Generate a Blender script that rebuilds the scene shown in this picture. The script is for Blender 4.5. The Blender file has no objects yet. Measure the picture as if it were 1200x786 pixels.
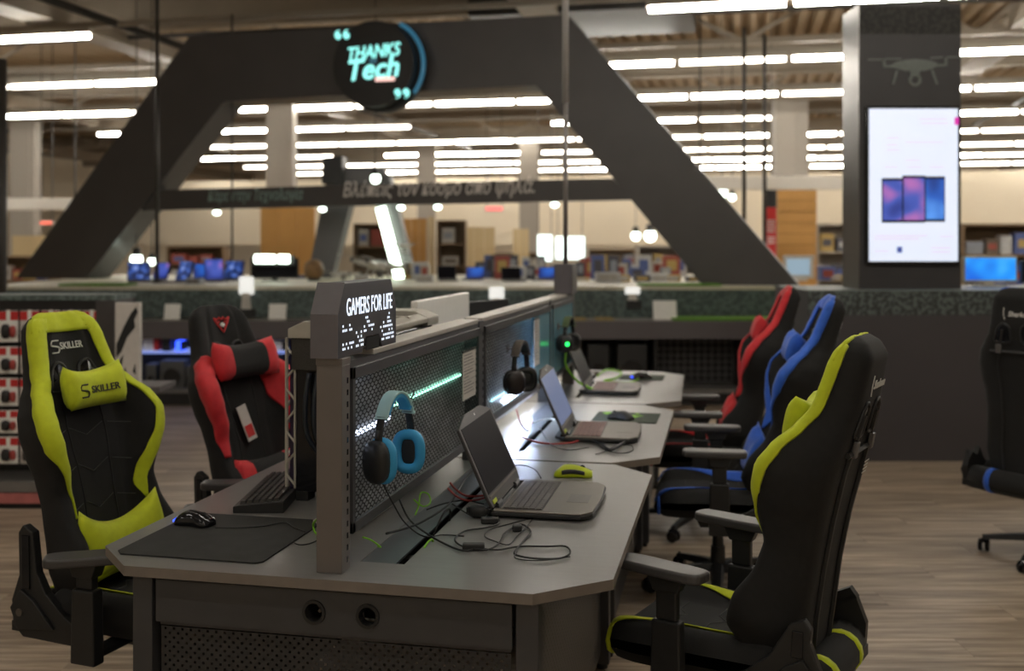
import bpy, math, random
from mathutils import Matrix, Vector
random.seed(7)
R = math.radians
# ---------------------------------------------------------------- camera, world, exposure
H = 1.56; F = 1240.0; HX, HY = 600.0, 286.0
YAW = math.atan2(270, 1240)
CY, SY = math.cos(YAW), math.sin(YAW)
sc = bpy.context.scene
col = sc.collection
cd = bpy.data.cameras.new('camera'); cam = bpy.data.objects.new('camera', cd); col.objects.link(cam)
cam.location = (0, 0, H); cam.rotation_euler = (R(90), 0, YAW)
cd.sensor_width = 36; cd.lens = F / 1200 * 36
cd.shift_y = -(393 - HY) / 1200
cd.clip_end = 200
cd.dof.use_dof = True; cd.dof.focus_distance = 2.85; cd.dof.aperture_fstop = 2.3
sc.camera = cam
w = bpy.data.worlds.new('world'); sc.world = w; w.use_nodes = True
w.node_tree.nodes['Background'].inputs[0].default_value = (1, .9, .78, 1)
w.node_tree.nodes['Background'].inputs[1].default_value = .25
sc.view_settings.view_transform = 'Standard'; sc.view_settings.look = 'None'
sc.view_settings.gamma = 1; sc.view_settings.use_curve_mapping = False
sc.view_settings.exposure = 0.36

# ---------------------------------------------------------------- frames and units
def W(r, d, z):                      # right of the lens axis, distance along it, height
    return Vector((r*CY - d*SY, r*SY + d*CY, z))
def D(px, py, d):                    # a pixel at a known distance
    return W((px-HX)/F*d, d, H - (py-HY)/F*d)
def G(px, py, z):                    # a pixel on a level surface
    d = (H-z)*F/(py-HY)
    return W((px-HX)/F*d, d, z)
def XP(px, py, X):                   # a pixel on the plane x = X
    a = (px-HX)/F; d = X/(a*CY - SY)
    return W(a*d, d, H - (py-HY)/F*d)
class Frame:                         # a vertical plane through W(r0,d0), turned by rot; local x along, y away
    def __init__(s, r0, d0, rot):
        s.o = W(r0, d0, 0); s.rot = rot
        s.M = Matrix.Translation(s.o) @ Matrix.Rotation(rot, 4, 'Z')
    def hit(s, px, py, y=0.0):       # pixel ray meets the plane local y = const -> local x, z
        Mi = s.M.inverted(); a = Mi @ Vector((0, 0, H)); b = Mi @ D(px, py, 1.0); v = b - a
        t = (y - a.y) / v.y; p = a + v*t
        return p.x, p.z

# ---------------------------------------------------------------- materials
MATS = {}
def mat(name, c, rough=.5, metal=0, spec=.5, var=0, scale=30, bump=0, bscale=200, emit=None, es=0, alpha=None, coat=0, sheen=0, stretch=None, objvar=0, trans=0):
    if name in MATS: return MATS[name]
    m = bpy.data.materials.new(name); m.use_nodes = True; MATS[name] = m
    nt = m.node_tree; b = nt.nodes['Principled BSDF']; L = nt.links.new
    b.inputs['Base Color'].default_value = (*c, 1); b.inputs['Roughness'].default_value = rough
    b.inputs['Metallic'].default_value = metal; b.inputs['Specular IOR Level'].default_value = spec
    b.inputs['Coat Weight'].default_value = coat; b.inputs['Sheen Weight'].default_value = sheen
    b.inputs['Transmission Weight'].default_value = trans
    tc = nt.nodes.new('ShaderNodeTexCoord')
    src = tc.outputs['Object']
    if stretch:
        mp = nt.nodes.new('ShaderNodeMapping'); mp.inputs['Scale'].default_value = stretch
        L(src, mp.inputs['Vector']); src = mp.outputs[0]
    if var or objvar:
        n = nt.nodes.new('ShaderNodeTexNoise'); n.inputs['Scale'].default_value = scale; n.inputs['Detail'].default_value = 4
        L(src, n.inputs['Vector'])
        mr = nt.nodes.new('ShaderNodeMapRange'); mr.inputs[1].default_value = .3; mr.inputs[2].default_value = .7
        mr.inputs[3].default_value = 1-var; mr.inputs[4].default_value = 1+var
        L(n.outputs['Fac'], mr.inputs[0])
        out = mr.outputs[0]
        if objvar:
            oi = nt.nodes.new('ShaderNodeObjectInfo'); m2 = nt.nodes.new('ShaderNodeMapRange')
            m2.inputs[3].default_value = 1-objvar; m2.inputs[4].default_value = 1+objvar
            L(oi.outputs['Random'], m2.inputs[0]); mm = nt.nodes.new('ShaderNodeMath'); mm.operation = 'MULTIPLY'
            L(out, mm.inputs[0]); L(m2.outputs[0], mm.inputs[1]); out = mm.outputs[0]
        vm = nt.nodes.new('ShaderNodeVectorMath'); vm.operation = 'SCALE'; vm.inputs[0].default_value = c
        L(out, vm.inputs['Scale']); L(vm.outputs[0], b.inputs['Base Color'])
    if bump:
        n2 = nt.nodes.new('ShaderNodeTexNoise'); n2.inputs['Scale'].default_value = bscale; n2.inputs['Detail'].default_value = 3
        L(src, n2.inputs['Vector']); bp = nt.nodes.new('ShaderNodeBump'); bp.inputs['Strength'].default_value = bump
        bp.inputs['Distance'].default_value = .002
        L(n2.outputs['Fac'], bp.inputs['Height']); L(bp.outputs[0], b.inputs['Normal'])
    if emit:
        b.inputs['Emission Color'].default_value = (*emit, 1); b.inputs['Emission Strength'].default_value = es
    return m
desk_top = mat('grey_laminate', (.20,.196,.188), .28, spec=.65, var=.05, scale=8, bump=.05, bscale=300, stretch=(1,8,1))
desk_edge = mat('laminate_edge', (.20,.17,.145), .45, var=.05)
metal_dk = mat('charcoal_metal', (.072,.072,.076), .42, metal=.3, var=.06, scale=12, bump=.05, bscale=400)
metal_post = mat('graphite_metal', (.19,.17,.158), .40, metal=.35, var=.05, scale=10, bump=.04, bscale=400)
metal_cap = mat('cap_metal', (.52,.49,.45), .42, metal=.2, var=.04)
perf_m = mat('perforated_metal', (.06,.06,.062), .35, metal=.5, var=.05)
black_pl = mat('black_plastic', (.02,.02,.02), .45, bump=.05, bscale=600, var=.1)
black_gl = mat('black_gloss', (.012,.012,.014), .12, var=.1)
grey_pl = mat('grey_plastic', (.13,.12,.115), .45, var=.06, bump=.03)
pad_pl = mat('armrest_rubber', (.068,.064,.063), .38, var=.06, scale=20, bump=.05, bscale=500)
fab_blk = mat('black_fabric', (.0095,.009,.0085), .85, sheen=.03, var=.15, scale=60, bump=.25, bscale=900)
lea_blk = mat('black_leatherette', (.016,.015,.014), .5, var=.12, scale=40, bump=.25, bscale=300)
fab_yel = mat('lime_fabric', (.58,.66,.012), .75, sheen=.1, var=.06, scale=40, bump=.2, bscale=900)
fab_blu = mat('blue_fabric', (.02,.12,.62), .7, sheen=.2, var=.08, scale=40, bump=.2, bscale=900)
fab_red = mat('red_fabric', (.62,.022,.03), .7, sheen=.1, var=.08, scale=40, bump=.2, bscale=900)
stitch = mat('grey_thread', (.09,.09,.085), .8, var=.1)
white_ink = mat('white_print', (.75,.75,.72), .6, var=.03)
black_ink = mat('black_print', (.01,.01,.01), .6, var=.03)
red_ink = mat('red_print', (.6,.03,.03), .6, var=.03)
white_pl = mat('white_plastic', (.66,.63,.58), .4, var=.03)
paper = mat('paper', (.62,.58,.54), .8, var=.04)
white_paper = mat('bright_card', (.93,.92,.88), .8, var=.03)
alu = mat('dark_aluminium', (.16,.14,.12), .38, metal=.6, var=.05, scale=20)
screen_off = mat('dark_screen', (.010,.009,.012), .4, spec=.04, var=.05)
key_m = mat('key_plastic', (.10,.09,.082), .5, var=.1)
cable_m = mat('cable_rubber', (.012,.012,.012), .5, var=.1)
cable_r = mat('red_cable_rubber', (.35,.03,.025), .5, var=.1)
cable_g = mat('lime_cable_rubber', (.22,.55,.02), .5, var=.1)
cable_w = mat('white_cable_rubber', (.6,.62,.6), .5, var=.1)
mousepad_m = mat('charcoal_cloth', (.026,.026,.024), .9, var=.2, scale=18, bump=.3, bscale=1200)
teal_pad = mat('green_grey_cloth', (.05,.065,.045), .85, var=.12, bump=.2)
lime_pl = mat('lime_plastic', (.50,.60,.01), .4, var=.03)
lime_dk = mat('green_print', (.22,.50,.03), .7, var=.35, scale=60)
sky_pl = mat('sky_blue_foam', (.045,.36,.68), .6, var=.04, bump=.1)
sky_hi = mat('pale_blue_plastic', (.38,.60,.62), .35, var=.04)
glow_blue = mat('blue_led', (.0,.02,.2), .3, emit=(.03,.08,1), es=2.5, var=.02)
glow_green = mat('green_led', (.0,.2,.02), .3, emit=(.02,1,.12), es=3, var=.02)
glow_cyan = mat('cyan_letters', (.1,.4,.4), .3, emit=(.28,.85,.78), es=1.15, var=.02)
glow_white = mat('white_letters', (.6,.6,.6), .3, emit=(.75,.85,1), es=1.0, var=.02)
glow_rim = mat('rim_light', (.02,.08,.12), .3, emit=(.035,.15,.24), es=.6, var=.02)
glow_pink = mat('pink_letters', (.5,.3,.3), .3, emit=(1,.62,.55), es=1.0, var=.02)
glow_lamp = mat('white_lamp_glass', (.9,.9,.9), .3, emit=(.85,1,.86), es=5, var=.01)
tube_m = mat('lit_tube', (.9,.9,.85), .3, emit=(1,.955,.86), es=34, var=.01)
tube_soft = mat('lit_tube_dim', (.9,.9,.85), .3, emit=(1,.92,.80), es=9, var=.01)
arch_m = mat('arch_cladding', (.084,.078,.079), .42, metal=.15, var=.05, scale=3, bump=.03)
hous_m = mat('lamp_housing', (.42,.38,.32), .5, var=.04)

# ---------------------------------------------------------------- mesh building
class MB:
    def __init__(s): s.v = []; s.f = []; s.m = []; s.mi = 0
    def add(s, vs, fs, M=None):
        o = len(s.v)
        s.v += [tuple(M @ Vector(p)) if M is not None else tuple(p) for p in vs]
        s.f += [tuple(i+o for i in f) for f in fs]; s.m += [s.mi]*len(fs); return s
    def box(s, x0, x1, y0, y1, z0, z1, M=None):
        return s.add([(x0,y0,z0),(x1,y0,z0),(x1,y1,z0),(x0,y1,z0),(x0,y0,z1),(x1,y0,z1),(x1,y1,z1),(x0,y1,z1)],
                     [(0,3,2,1),(4,5,6,7),(0,1,5,4),(1,2,6,5),(2,3,7,6),(3,0,4,7)], M)
    def prism(s, poly, a, b, axis='z', M=None):   # poly in the plane normal to axis
        n = len(poly)
        def P(p, h):
            return (p[0],p[1],h) if axis == 'z' else ((p[0],h,p[1]) if axis == 'y' else (h,p[0],p[1]))
        vs = [P(p,a) for p in poly] + [P(p,b) for p in poly]
        fs = [tuple(range(n))[::-1], tuple(range(n,2*n))] + [(i,(i+1)%n,n+(i+1)%n,n+i) for i in range(n)]
        return s.add(vs, fs, M)
    def cyl(s, r0, r1, z0, z1, n=16, M=None, cap=True):
        vs = [(r0*math.cos(2*math.pi*i/n), r0*math.sin(2*math.pi*i/n), z0) for i in range(n)]
        vs += [(r1*math.cos(2*math.pi*i/n), r1*math.sin(2*math.pi*i/n), z1) for i in range(n)]
        fs = [(i,(i+1)%n,n+(i+1)%n,n+i) for i in range(n)]
        if cap: fs += [tuple(range(n))[::-1], tuple(range(n,2*n))]
        return s.add(vs, fs, M)
    def lathe(s, prof, n=20, M=None):
        k = len(prof)
        vs = [(r*math.cos(2*math.pi*i/n), r*math.sin(2*math.pi*i/n), z) for (r,z) in prof for i in range(n)]
        fs = [(j*n+i, j*n+(i+1)%n, (j+1)*n+(i+1)%n, (j+1)*n+i) for j in range(k-1) for i in range(n)]
        fs += [tuple(range(n))[::-1], tuple(range((k-1)*n, k*n))]
        return s.add(vs, fs, M)
    def tube(s, pts, r, n=6, closed=False):
        P = [Vector(p) for p in pts]; k = len(P); vs = []; up = Vector((0,0,1)); prev = None
        for i,p in enumerate(P):
            a = P[(i-1) % k] if (closed or i) else P[0]; b = P[(i+1) % k] if (closed or i < k-1) else P[-1]
            t = (b-a).normalized() if (b-a).length > 1e-9 else Vector((1,0,0))
            if prev is None: prev = t.orthogonal().normalized()
            x = (prev - t*prev.dot(t))
            x = x.normalized() if x.length > 1e-6 else t.orthogonal().normalized()
            prev = x; y = t.cross(x); rr = r[i] if isinstance(r, (list,tuple)) else r
            vs += [tuple(p + x*(rr*math.cos(2*math.pi*j/n)) + y*(rr*math.sin(2*math.pi*j/n))) for j in range(n)]
        fs = []
        for i in range(k if closed else k-1):
            i2 = (i+1) % k
            fs += [(i*n+j, i*n+(j+1)%n, i2*n+(j+1)%n, i2*n+j) for j in range(n)]
        if not closed: fs += [tuple(range(n))[::-1], tuple(range((k-1)*n, k*n))]
        return s.add(vs, fs)
    def ball(s, rx, ry, rz, M=None, nu=16, nv=10, e=1.0):
        vs = []; sg = lambda q, p: math.copysign(abs(q)**p, q)
        for j in range(nv+1):
            t = -math.pi/2 + math.pi*j/nv
            for i in range(nu):
                a = 2*math.pi*i/nu
                vs.append((rx*sg(math.cos(t),e)*sg(math.cos(a),e), ry*sg(math.cos(t),e)*sg(math.sin(a),e), rz*sg(math.sin(t),e)))
        fs = [(j*nu+i, j*nu+(i+1)%nu, (j+1)*nu+(i+1)%nu, (j+1)*nu+i) for j in range(nv) for i in range(nu)]
        return s.add(vs, fs, M)
    def grid(s, fn, us, vs_, flip=False):
        nu, nv = len(us), len(vs_)
        P = [fn(u,v) for v in vs_ for u in us]
        fs = [(j*nu+i, j*nu+i+1, (j+1)*nu+i+1, (j+1)*nu+i) for j in range(nv-1) for i in range(nu-1)]
        if flip: fs = [f[::-1] for f in fs]
        return s.add(P, fs)
    def build(s, name, m, parent=None, smooth=False, bevel=0, loc=None, rot=None, solid=0, weld=False, seg=2):
        me = bpy.data.meshes.new(name); me.from_pydata(s.v, [], s.f)
        ms = m if isinstance(m, (list,tuple)) else [m]
        for q in ms: me.materials.append(q)
        if len(ms) > 1: me.polygons.foreach_set('material_index', s.m)
        if smooth: me.polygons.foreach_set('use_smooth', [True]*len(me.polygons))
        me.update()
        o = bpy.data.objects.new(name, me); col.objects.link(o)
        if parent is not None: o.parent = parent
        if loc is not None: o.location = loc
        if rot is not None: o.rotation_euler = rot
        if weld: o.modifiers.new('w','WELD').merge_threshold = 1e-4
        if solid: md = o.modifiers.new('s','SOLIDIFY'); md.thickness = solid
        if bevel:
            md = o.modifiers.new('b','BEVEL'); md.width = bevel; md.segments = seg; md.limit_method = 'ANGLE'; md.angle_limit = R(35)
            md.harden_normals = False
        return o
def tag(o, label=None, cat=None, group=None, kind=None):
    if label: o['label'] = label
    if cat: o['category'] = cat
    if group: o['group'] = group
    if kind: o['kind'] = kind
    return o
def empty(name, loc=(0,0,0), rz=0, label=None, cat=None, group=None, kind=None):
    o = bpy.data.objects.new(name, None); col.objects.link(o); o.location = loc; o.rotation_euler = (0,0,rz)
    o.empty_display_size = .05
    return tag(o, label, cat, group, kind)
def copy_tree(o, parent=None):
    c = o.copy(); col.objects.link(c); c.parent = parent
    for ch in list(KIDS.get(o.name, [])) or list(o.children): copy_tree(ch, c)
    return c
KIDS = {}
def text(name, s, size, m, parent, M, ext=.0008, bold=0, shear=0, align='CENTER', sx=1.0, fit=None, zf=None):
    cu = bpy.data.curves.new(name, 'FONT'); cu.body = s; cu.size = size; cu.extrude = ext; cu.offset = bold; cu.shear = shear
    cu.align_x = align; cu.align_y = 'CENTER'; cu.resolution_u = 3
    t = bpy.data.objects.new(name, cu); me = bpy.data.meshes.new_from_object(t); bpy.data.objects.remove(t); bpy.data.curves.remove(cu)
    if fit:
        xs_ = [v.co.x for v in me.vertices]; sx = fit/(max(xs_)-min(xs_))
    if zf:
        for v in me.vertices: v.co.z += zf(v.co.x*sx, v.co.y)
    me.transform(M @ Matrix.Diagonal((sx,1,1,1))); me.materials.clear(); me.materials.append(m)
    o = bpy.data.objects.new(name, me); col.objects.link(o)
    if parent is not None: o.parent = parent
    return o
def basis(o, x, y):                   # matrix with origin o, text x axis and y axis
    x = Vector(x).normalized(); y = Vector(y).normalized(); z = x.cross(y)
    M = Matrix((x,y,z)).transposed().to_4x4(); M.translation = Vector(o); return M
def smooth_pts(P, k=5, closed=False):  # Catmull-Rom
    P = [Vector(p) for p in P]; n = len(P); out = []
    for i in range(n if closed else n-1):
        g = lambda j: P[j % n] if closed else P[max(0, min(n-1, j))]
        a,b,c,d = g(i-1),g(i),g(i+1),g(i+2)
        for t in [q/k for q in range(k)]:
            out.append(.5*((2*b)+(-a+c)*t+(2*a-5*b+4*c-d)*t*t+(-a+3*b-3*c+d)*t**3))
    if not closed: out.append(P[-1])
    return out
def interp(tab, x):
    if x <= tab[0][0]: return tab[0][1]
    for (a,b),(c,d) in zip(tab, tab[1:]):
        if x <= c:
            t = (x-a)/(c-a); t = t*t*(3-2*t)*.5 + t*.5
            return b + (d-b)*t
    return tab[-1][1]
# ================================================================ the setting
FLOOR = empty('floor', (0,0,0), YAW, kind='structure')
def plank_mat(name, ov):
    m = bpy.data.materials.new(name); m.use_nodes = True; nt = m.node_tree; L = nt.links.new; b = nt.nodes['Principled BSDF']
    b.inputs['Roughness'].default_value = .46
    tc = nt.nodes.new('ShaderNodeTexCoord'); oi = nt.nodes.new('ShaderNodeObjectInfo')
    ad = nt.nodes.new('ShaderNodeVectorMath'); ad.operation = 'ADD'
    sc_ = nt.nodes.new('ShaderNodeVectorMath'); sc_.operation = 'SCALE'; sc_.inputs[0].default_value = (13.7, 7.3, 3.1)
    L(oi.outputs['Random'], sc_.inputs['Scale']); L(tc.outputs['Object'], ad.inputs[0]); L(sc_.outputs[0], ad.inputs[1])
    mp = nt.nodes.new('ShaderNodeMapping'); mp.inputs['Scale'].default_value = (1.1, 15, 1); L(ad.outputs[0], mp.inputs['Vector'])
    n = nt.nodes.new('ShaderNodeTexNoise'); n.inputs['Scale'].default_value = 1.6; n.inputs['Detail'].default_value = 7; n.inputs['Roughness'].default_value = .62
    L(mp.outputs[0], n.inputs['Vector'])
    cr = nt.nodes.new('ShaderNodeValToRGB'); e = cr.color_ramp.elements
    e[0].position = .3; e[0].color = (.17,.122,.082,1); e[1].position = .72; e[1].color = (.62,.50,.375,1)
    q = e.new(.5); q.color = (.36,.28,.20,1)
    L(n.outputs['Fac'], cr.inputs[0])
    mr = nt.nodes.new('ShaderNodeMapRange'); mr.inputs[3].default_value = 1-ov; mr.inputs[4].default_value = 1+ov
    L(oi.outputs['Random'], mr.inputs[0])
    vm = nt.nodes.new('ShaderNodeVectorMath'); vm.operation = 'SCALE'; L(cr.outputs[0], vm.inputs[0]); L(mr.outputs[0], vm.inputs['Scale'])
    L(vm.outputs[0], b.inputs['Base Color'])
    bp = nt.nodes.new('ShaderNodeBump'); bp.inputs['Strength'].default_value = .1; bp.inputs['Distance'].default_value = .002
    L(n.outputs['Fac'], bp.inputs['Height']); L(bp.outputs[0], b.inputs['Normal'])
    return m
plankm = plank_mat('oak_laminate', .14); plankfar = plank_mat('oak_laminate_far', .02)
PW, PL = .19, 1.29
pm = MB().box(0, PL-.0018, 0, PW-.0018, -.02, 0)
me_pl = pm.build('plank', plankm, FLOOR, bevel=0)
me_pl.location = (-3.9, 7.4, 0)
rows = [(2.1 + PW*j) for j in range(29)]
for j, y in enumerate(rows):
    off = (j*0.47) % PL
    half = 1.0 + y*.52
    x = -(half) - off
    x = math.floor(-half/PL)*PL - off
    while x < half:
        if x + PL > -half and not (abs(x+3.9) < 1e-6):
            c = me_pl.copy(); col.objects.link(c); c.location = (x, y, 0)
        x += PL
me_pl.location = (-9.2, 2.1, 0)
yend = rows[-1] + PW
fb = MB().box(-30, 30, yend, 46, -.02, 0).box(-30, 30, -12, 2.1, -.02, 0).box(-30,-5.3,2.1,yend,-.02,0).box(6.3,30,2.1,yend,-.02,0)
fb.build('floor_far_boards', plankfar, FLOOR)
MB().box(-30,30,-12,46,-.05,-.021).build('subfloor', mat('screed', (.2,.17,.14), .9, var=.1), FLOOR)
# ceiling deck, corrugated, and its steel
deck_m = mat('ceiling_deck', (.40,.30,.19), .75, var=.12, scale=.6)
steel_m = mat('ceiling_steel', (.30,.25,.19), .6, var=.08, scale=2)
CEIL = empty('ceiling', (0,0,0), 0, kind='structure')
d_ = MB(); xs = []
x = -26.0
vsx = []
while x < 22:
    vsx += [(x,5.35),(x+.10,5.35),(x+.13,5.22),(x+.23,5.22)]; x += .26
vs = [(a,-6,z) for a,z in vsx] + [(a,44,z) for a,z in vsx]; n = len(vsx)
d_.add(vs, [(i,i+1,n+i+1,n+i) for i in range(n-1)])
d_.build('deck_sheet', deck_m, CEIL, solid=.01)
for k, y in enumerate(range(-4, 44, 6)):
    b = MB(); b.box(-26,22,y-.09,y+.09,5.17,5.215).box(-26,22,y-.012,y+.012,4.72,5.17).box(-26,22,y-.09,y+.09,4.68,4.72)
    b.build('cross_beam', steel_m, CEIL)
for k, x in enumerate((-21.5,-15,-8.6,-2.4,3.6,9.8,16)):
    b = MB(); b.box(x-.22,x+.22,-6,44,4.35,4.68)
    b.build('main_beam', steel_m, CEIL)
# trusses: diagonal members
tr = MB()
for y in (14, 20, 26):
    for i in range(-8, 7):
        x0 = i*3.0
        tr.tube([(x0, y+.9, 4.35),(x0+1.5,y+.9,5.15),(x0+3,y+.9,4.35)], .04, 4)
    tr.tube([(-24,y+.9,4.35),(21,y+.9,4.35)], .06, 4)
tr.build('truss', steel_m, CEIL)
# ducts and sprinkler pipes near the ceiling
pipe_m = mat('dark_pipe', (.045,.04,.035), .5, var=.08)
for (x0,y0,x1,y1,z,r) in ((-20,13.2,20,13.6,4.45,.035),(-7.6,9,-7.6,40,4.3,.05),(5.2,9,5.2,40,4.3,.045),(-20,24,20,24.6,4.5,.05)):
    MB().tube([(x0,y0,z),(x1,y1,z)], r, 8).build('ceiling_pipe', pipe_m, CEIL, smooth=True)
MB().box(-3.3,-.6,12.6,14.2,4.36,4.85).build('ceiling_duct', mat('duct_dark', (.03,.028,.026), .5, var=.1), CEIL)
# hall walls
wall_m = mat('beige_wall', (.86,.76,.60), .8, var=.04, scale=.5)
for nm, a in (('wall_far', (-27,22,43.6,43.9,0,5.2)), ('wall_left', (-27,-26.7,-8,43.6,0,5.2)), ('wall_right', (22,22.3,-8,43.9,0,5.2)), ('wall_back', (-26.7,22,-8.3,-8,0,5.2))):
    tag(MB().box(*a).build(nm, wall_m), kind='structure')
# far bulkhead band above the shelves (the pale wall seen under the arch)
tag(MB().box(-20,13,30.0,30.3,1.55,3.5).build('wall_bulkhead', wall_m), kind='structure')
tag(MB().box(7.5,20,15.5,15.8,2.0,3.3, ).build('wall_soffit', wall_m), kind='structure')
# columns
colm = mat('column_paint', (.40,.36,.31), .6, var=.04)
for i,(px, d, wd) in enumerate(((330,20,.5),(925,20.5,.62),(30,24,.55),(620,27,.5),(500,30,.5))):
    p = D(px, 286, d)
    m_ = MB().box(-wd/2,wd/2,-.2,.2,0,4.35, Matrix.Rotation(YAW,4,'Z')).box(wd*.15,wd*.32,-.22,-.2,0,4.35, Matrix.Rotation(YAW,4,'Z'))
    o = m_.build('trim_%d' % (i+1), colm, loc=(p.x,p.y,0)); tag(o, kind='structure')
    o.name = 'column' if i == 0 else 'column.%03d' % i
    tag(o, ['grey steel column behind left part of the arch opening','wide grey column right of the arch, above the orange panel','grey column at far left behind the arch leg','slim far column behind the hanging pole','slim far column behind the light tube'][i], 'column')

# ---------------------------------------------------------------- rows of tube lights
HC = 2.6; ZL = H + HC
def luminaire(m):
    t = empty('strip_light', (0,0,0), 0, 'white tube light in the hanging rows under the ceiling', 'ceiling light', 'tube lights in rows under the ceiling')
    MB().box(-.76,.76,-.05,.05,.03,.10).build('housing', hous_m, t)
    MB().prism([(.036*math.cos(a), .036*math.sin(a)) for a in [math.pi*2*i/8 for i in range(8)]], -.73, .73, 'x').build('tube', m, t, smooth=True)
    return t
LA = luminaire(tube_m); LB = luminaire(tube_soft)
used = [False, False]
def lum(x, y, k):
    src = (LA, LB)[k]
    o = src if not used[k] else copy_tree(src)
    used[k] = True
    o.location = (x, y, ZL)
rail_m = mat('track_rail', (.33,.29,.235), .5, var=.05)
random.seed(11)
for n_ in range(-4, 8):
    y = 11.78 + 3.55*n_
    half = 13
    MB().box(-16.5, 13, y-.03, y+.03, ZL+.10, ZL+.165).build('lighting_track', rail_m)
    o = bpy.data.objects[-1] if False else None
    x = -15.74 if n_ >= 0 else -6.5
    xe = 12.5 if n_ > 1 else (8 if n_ >= 0 else 5.5)
    i = 0
    while x < xe:
        # what the photograph shows of the nearest rows
        skip = False; k = 0 if random.random() < .62 else 1
        if n_ == 0:
            skip = (-8.5 < x < -.65); k = 0
            if x < -8.5: k = 0
        if n_ in (1,2) and random.random() < .05: skip = True
        if n_ >= 3: k = 0 if random.random() < .4 else 1
        if n_ >= 3 and random.random() < .12: skip = True
        if n_ == -1 or (n_ < -1 and i % 2 and n_ != -2): skip = True
        if not skip: lum(x + (.8 if n_ == 0 and x < -8 else (-.14 if n_ == 0 else 0)), y, k)
        x += 1.56; i += 1
i = 0
for o in [q for q in col.objects if q.name.startswith('lighting_track')]:
    tag(o, 'slim beige track carrying a row of tube lights', 'light track', 'tracks carrying the rows of tube lights')
# ================================================================ desks and partition
def perf_sheet(name, m, parent, L_, Hh, px, pz, hw, hh, M, solid=.0015, kind='hex'):
    # a sheet L_ long and Hh high (local x,z) with staggered holes: px,pz pitch, hw,hh half size of a hole
    b = MB(); nz = int(Hh/pz); nx = int(L_/px); vs = []; fs = []
    px = L_/nx; pz = Hh/nz
    hole = [(hw*math.cos(math.pi*(.25+.5*q)*1), hh*math.sin(math.pi*(.25+.5*q))) for q in range(4)] if kind == 'sq' else [(hw,0),(0,hh),(-hw,0),(0,-hh)]
    def cell(x0, x1, z0, z1, h):
        o = len(vs); cx, cz = (x0+x1)/2, (z0+z1)/2
        cs = [(x1,z1),(x0,z1),(x0,z0),(x1,z0)]
        for c in cs: vs.append((c[0],0,c[1]))
        if not h: fs.append((o,o+1,o+2,o+3)); return
        if kind == 'sq':
            for q in hole: vs.append((cx+q[0],0,cz+q[1]))
            for q in range(4): fs.append((o+q, o+(q+1)%4, o+4+(q+1)%4, o+4+q))
        else:
            for q in hole: vs.append((cx+q[0],0,cz+q[1]))   # right, top, left, bottom
            r,t,l,bt = o+4,o+5,o+6,o+7
            fs.extend([(o,t,r),(o,o+1,t),(o+1,l,t),(o+1,o+2,l),(o+2,bt,l),(o+2,o+3,bt),(o+3,r,bt),(o+3,o,r)])
    for j in range(nz):
        z0 = j*pz
        if j % 2 == 0:
            for i in range(nx): cell(i*px, (i+1)*px, z0, z0+pz, True)
        else:
            cell(0, px/2, z0, z0+pz, False)
            for i in range(nx-1): cell((i+.5)*px, (i+1.5)*px, z0, z0+pz, True)
            cell(L_-px/2, L_, z0, z0+pz, False)
    b.add(vs, fs, M)
    return b.build(name, m, parent, solid=solid)
XC = -1.0
def ring(mb, R0, r0, z0, z1, M, n=20):
    mb.lathe([(r0,z0),(R0,z0),(R0,z1),(r0,z1)][::1], n, M)
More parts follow.
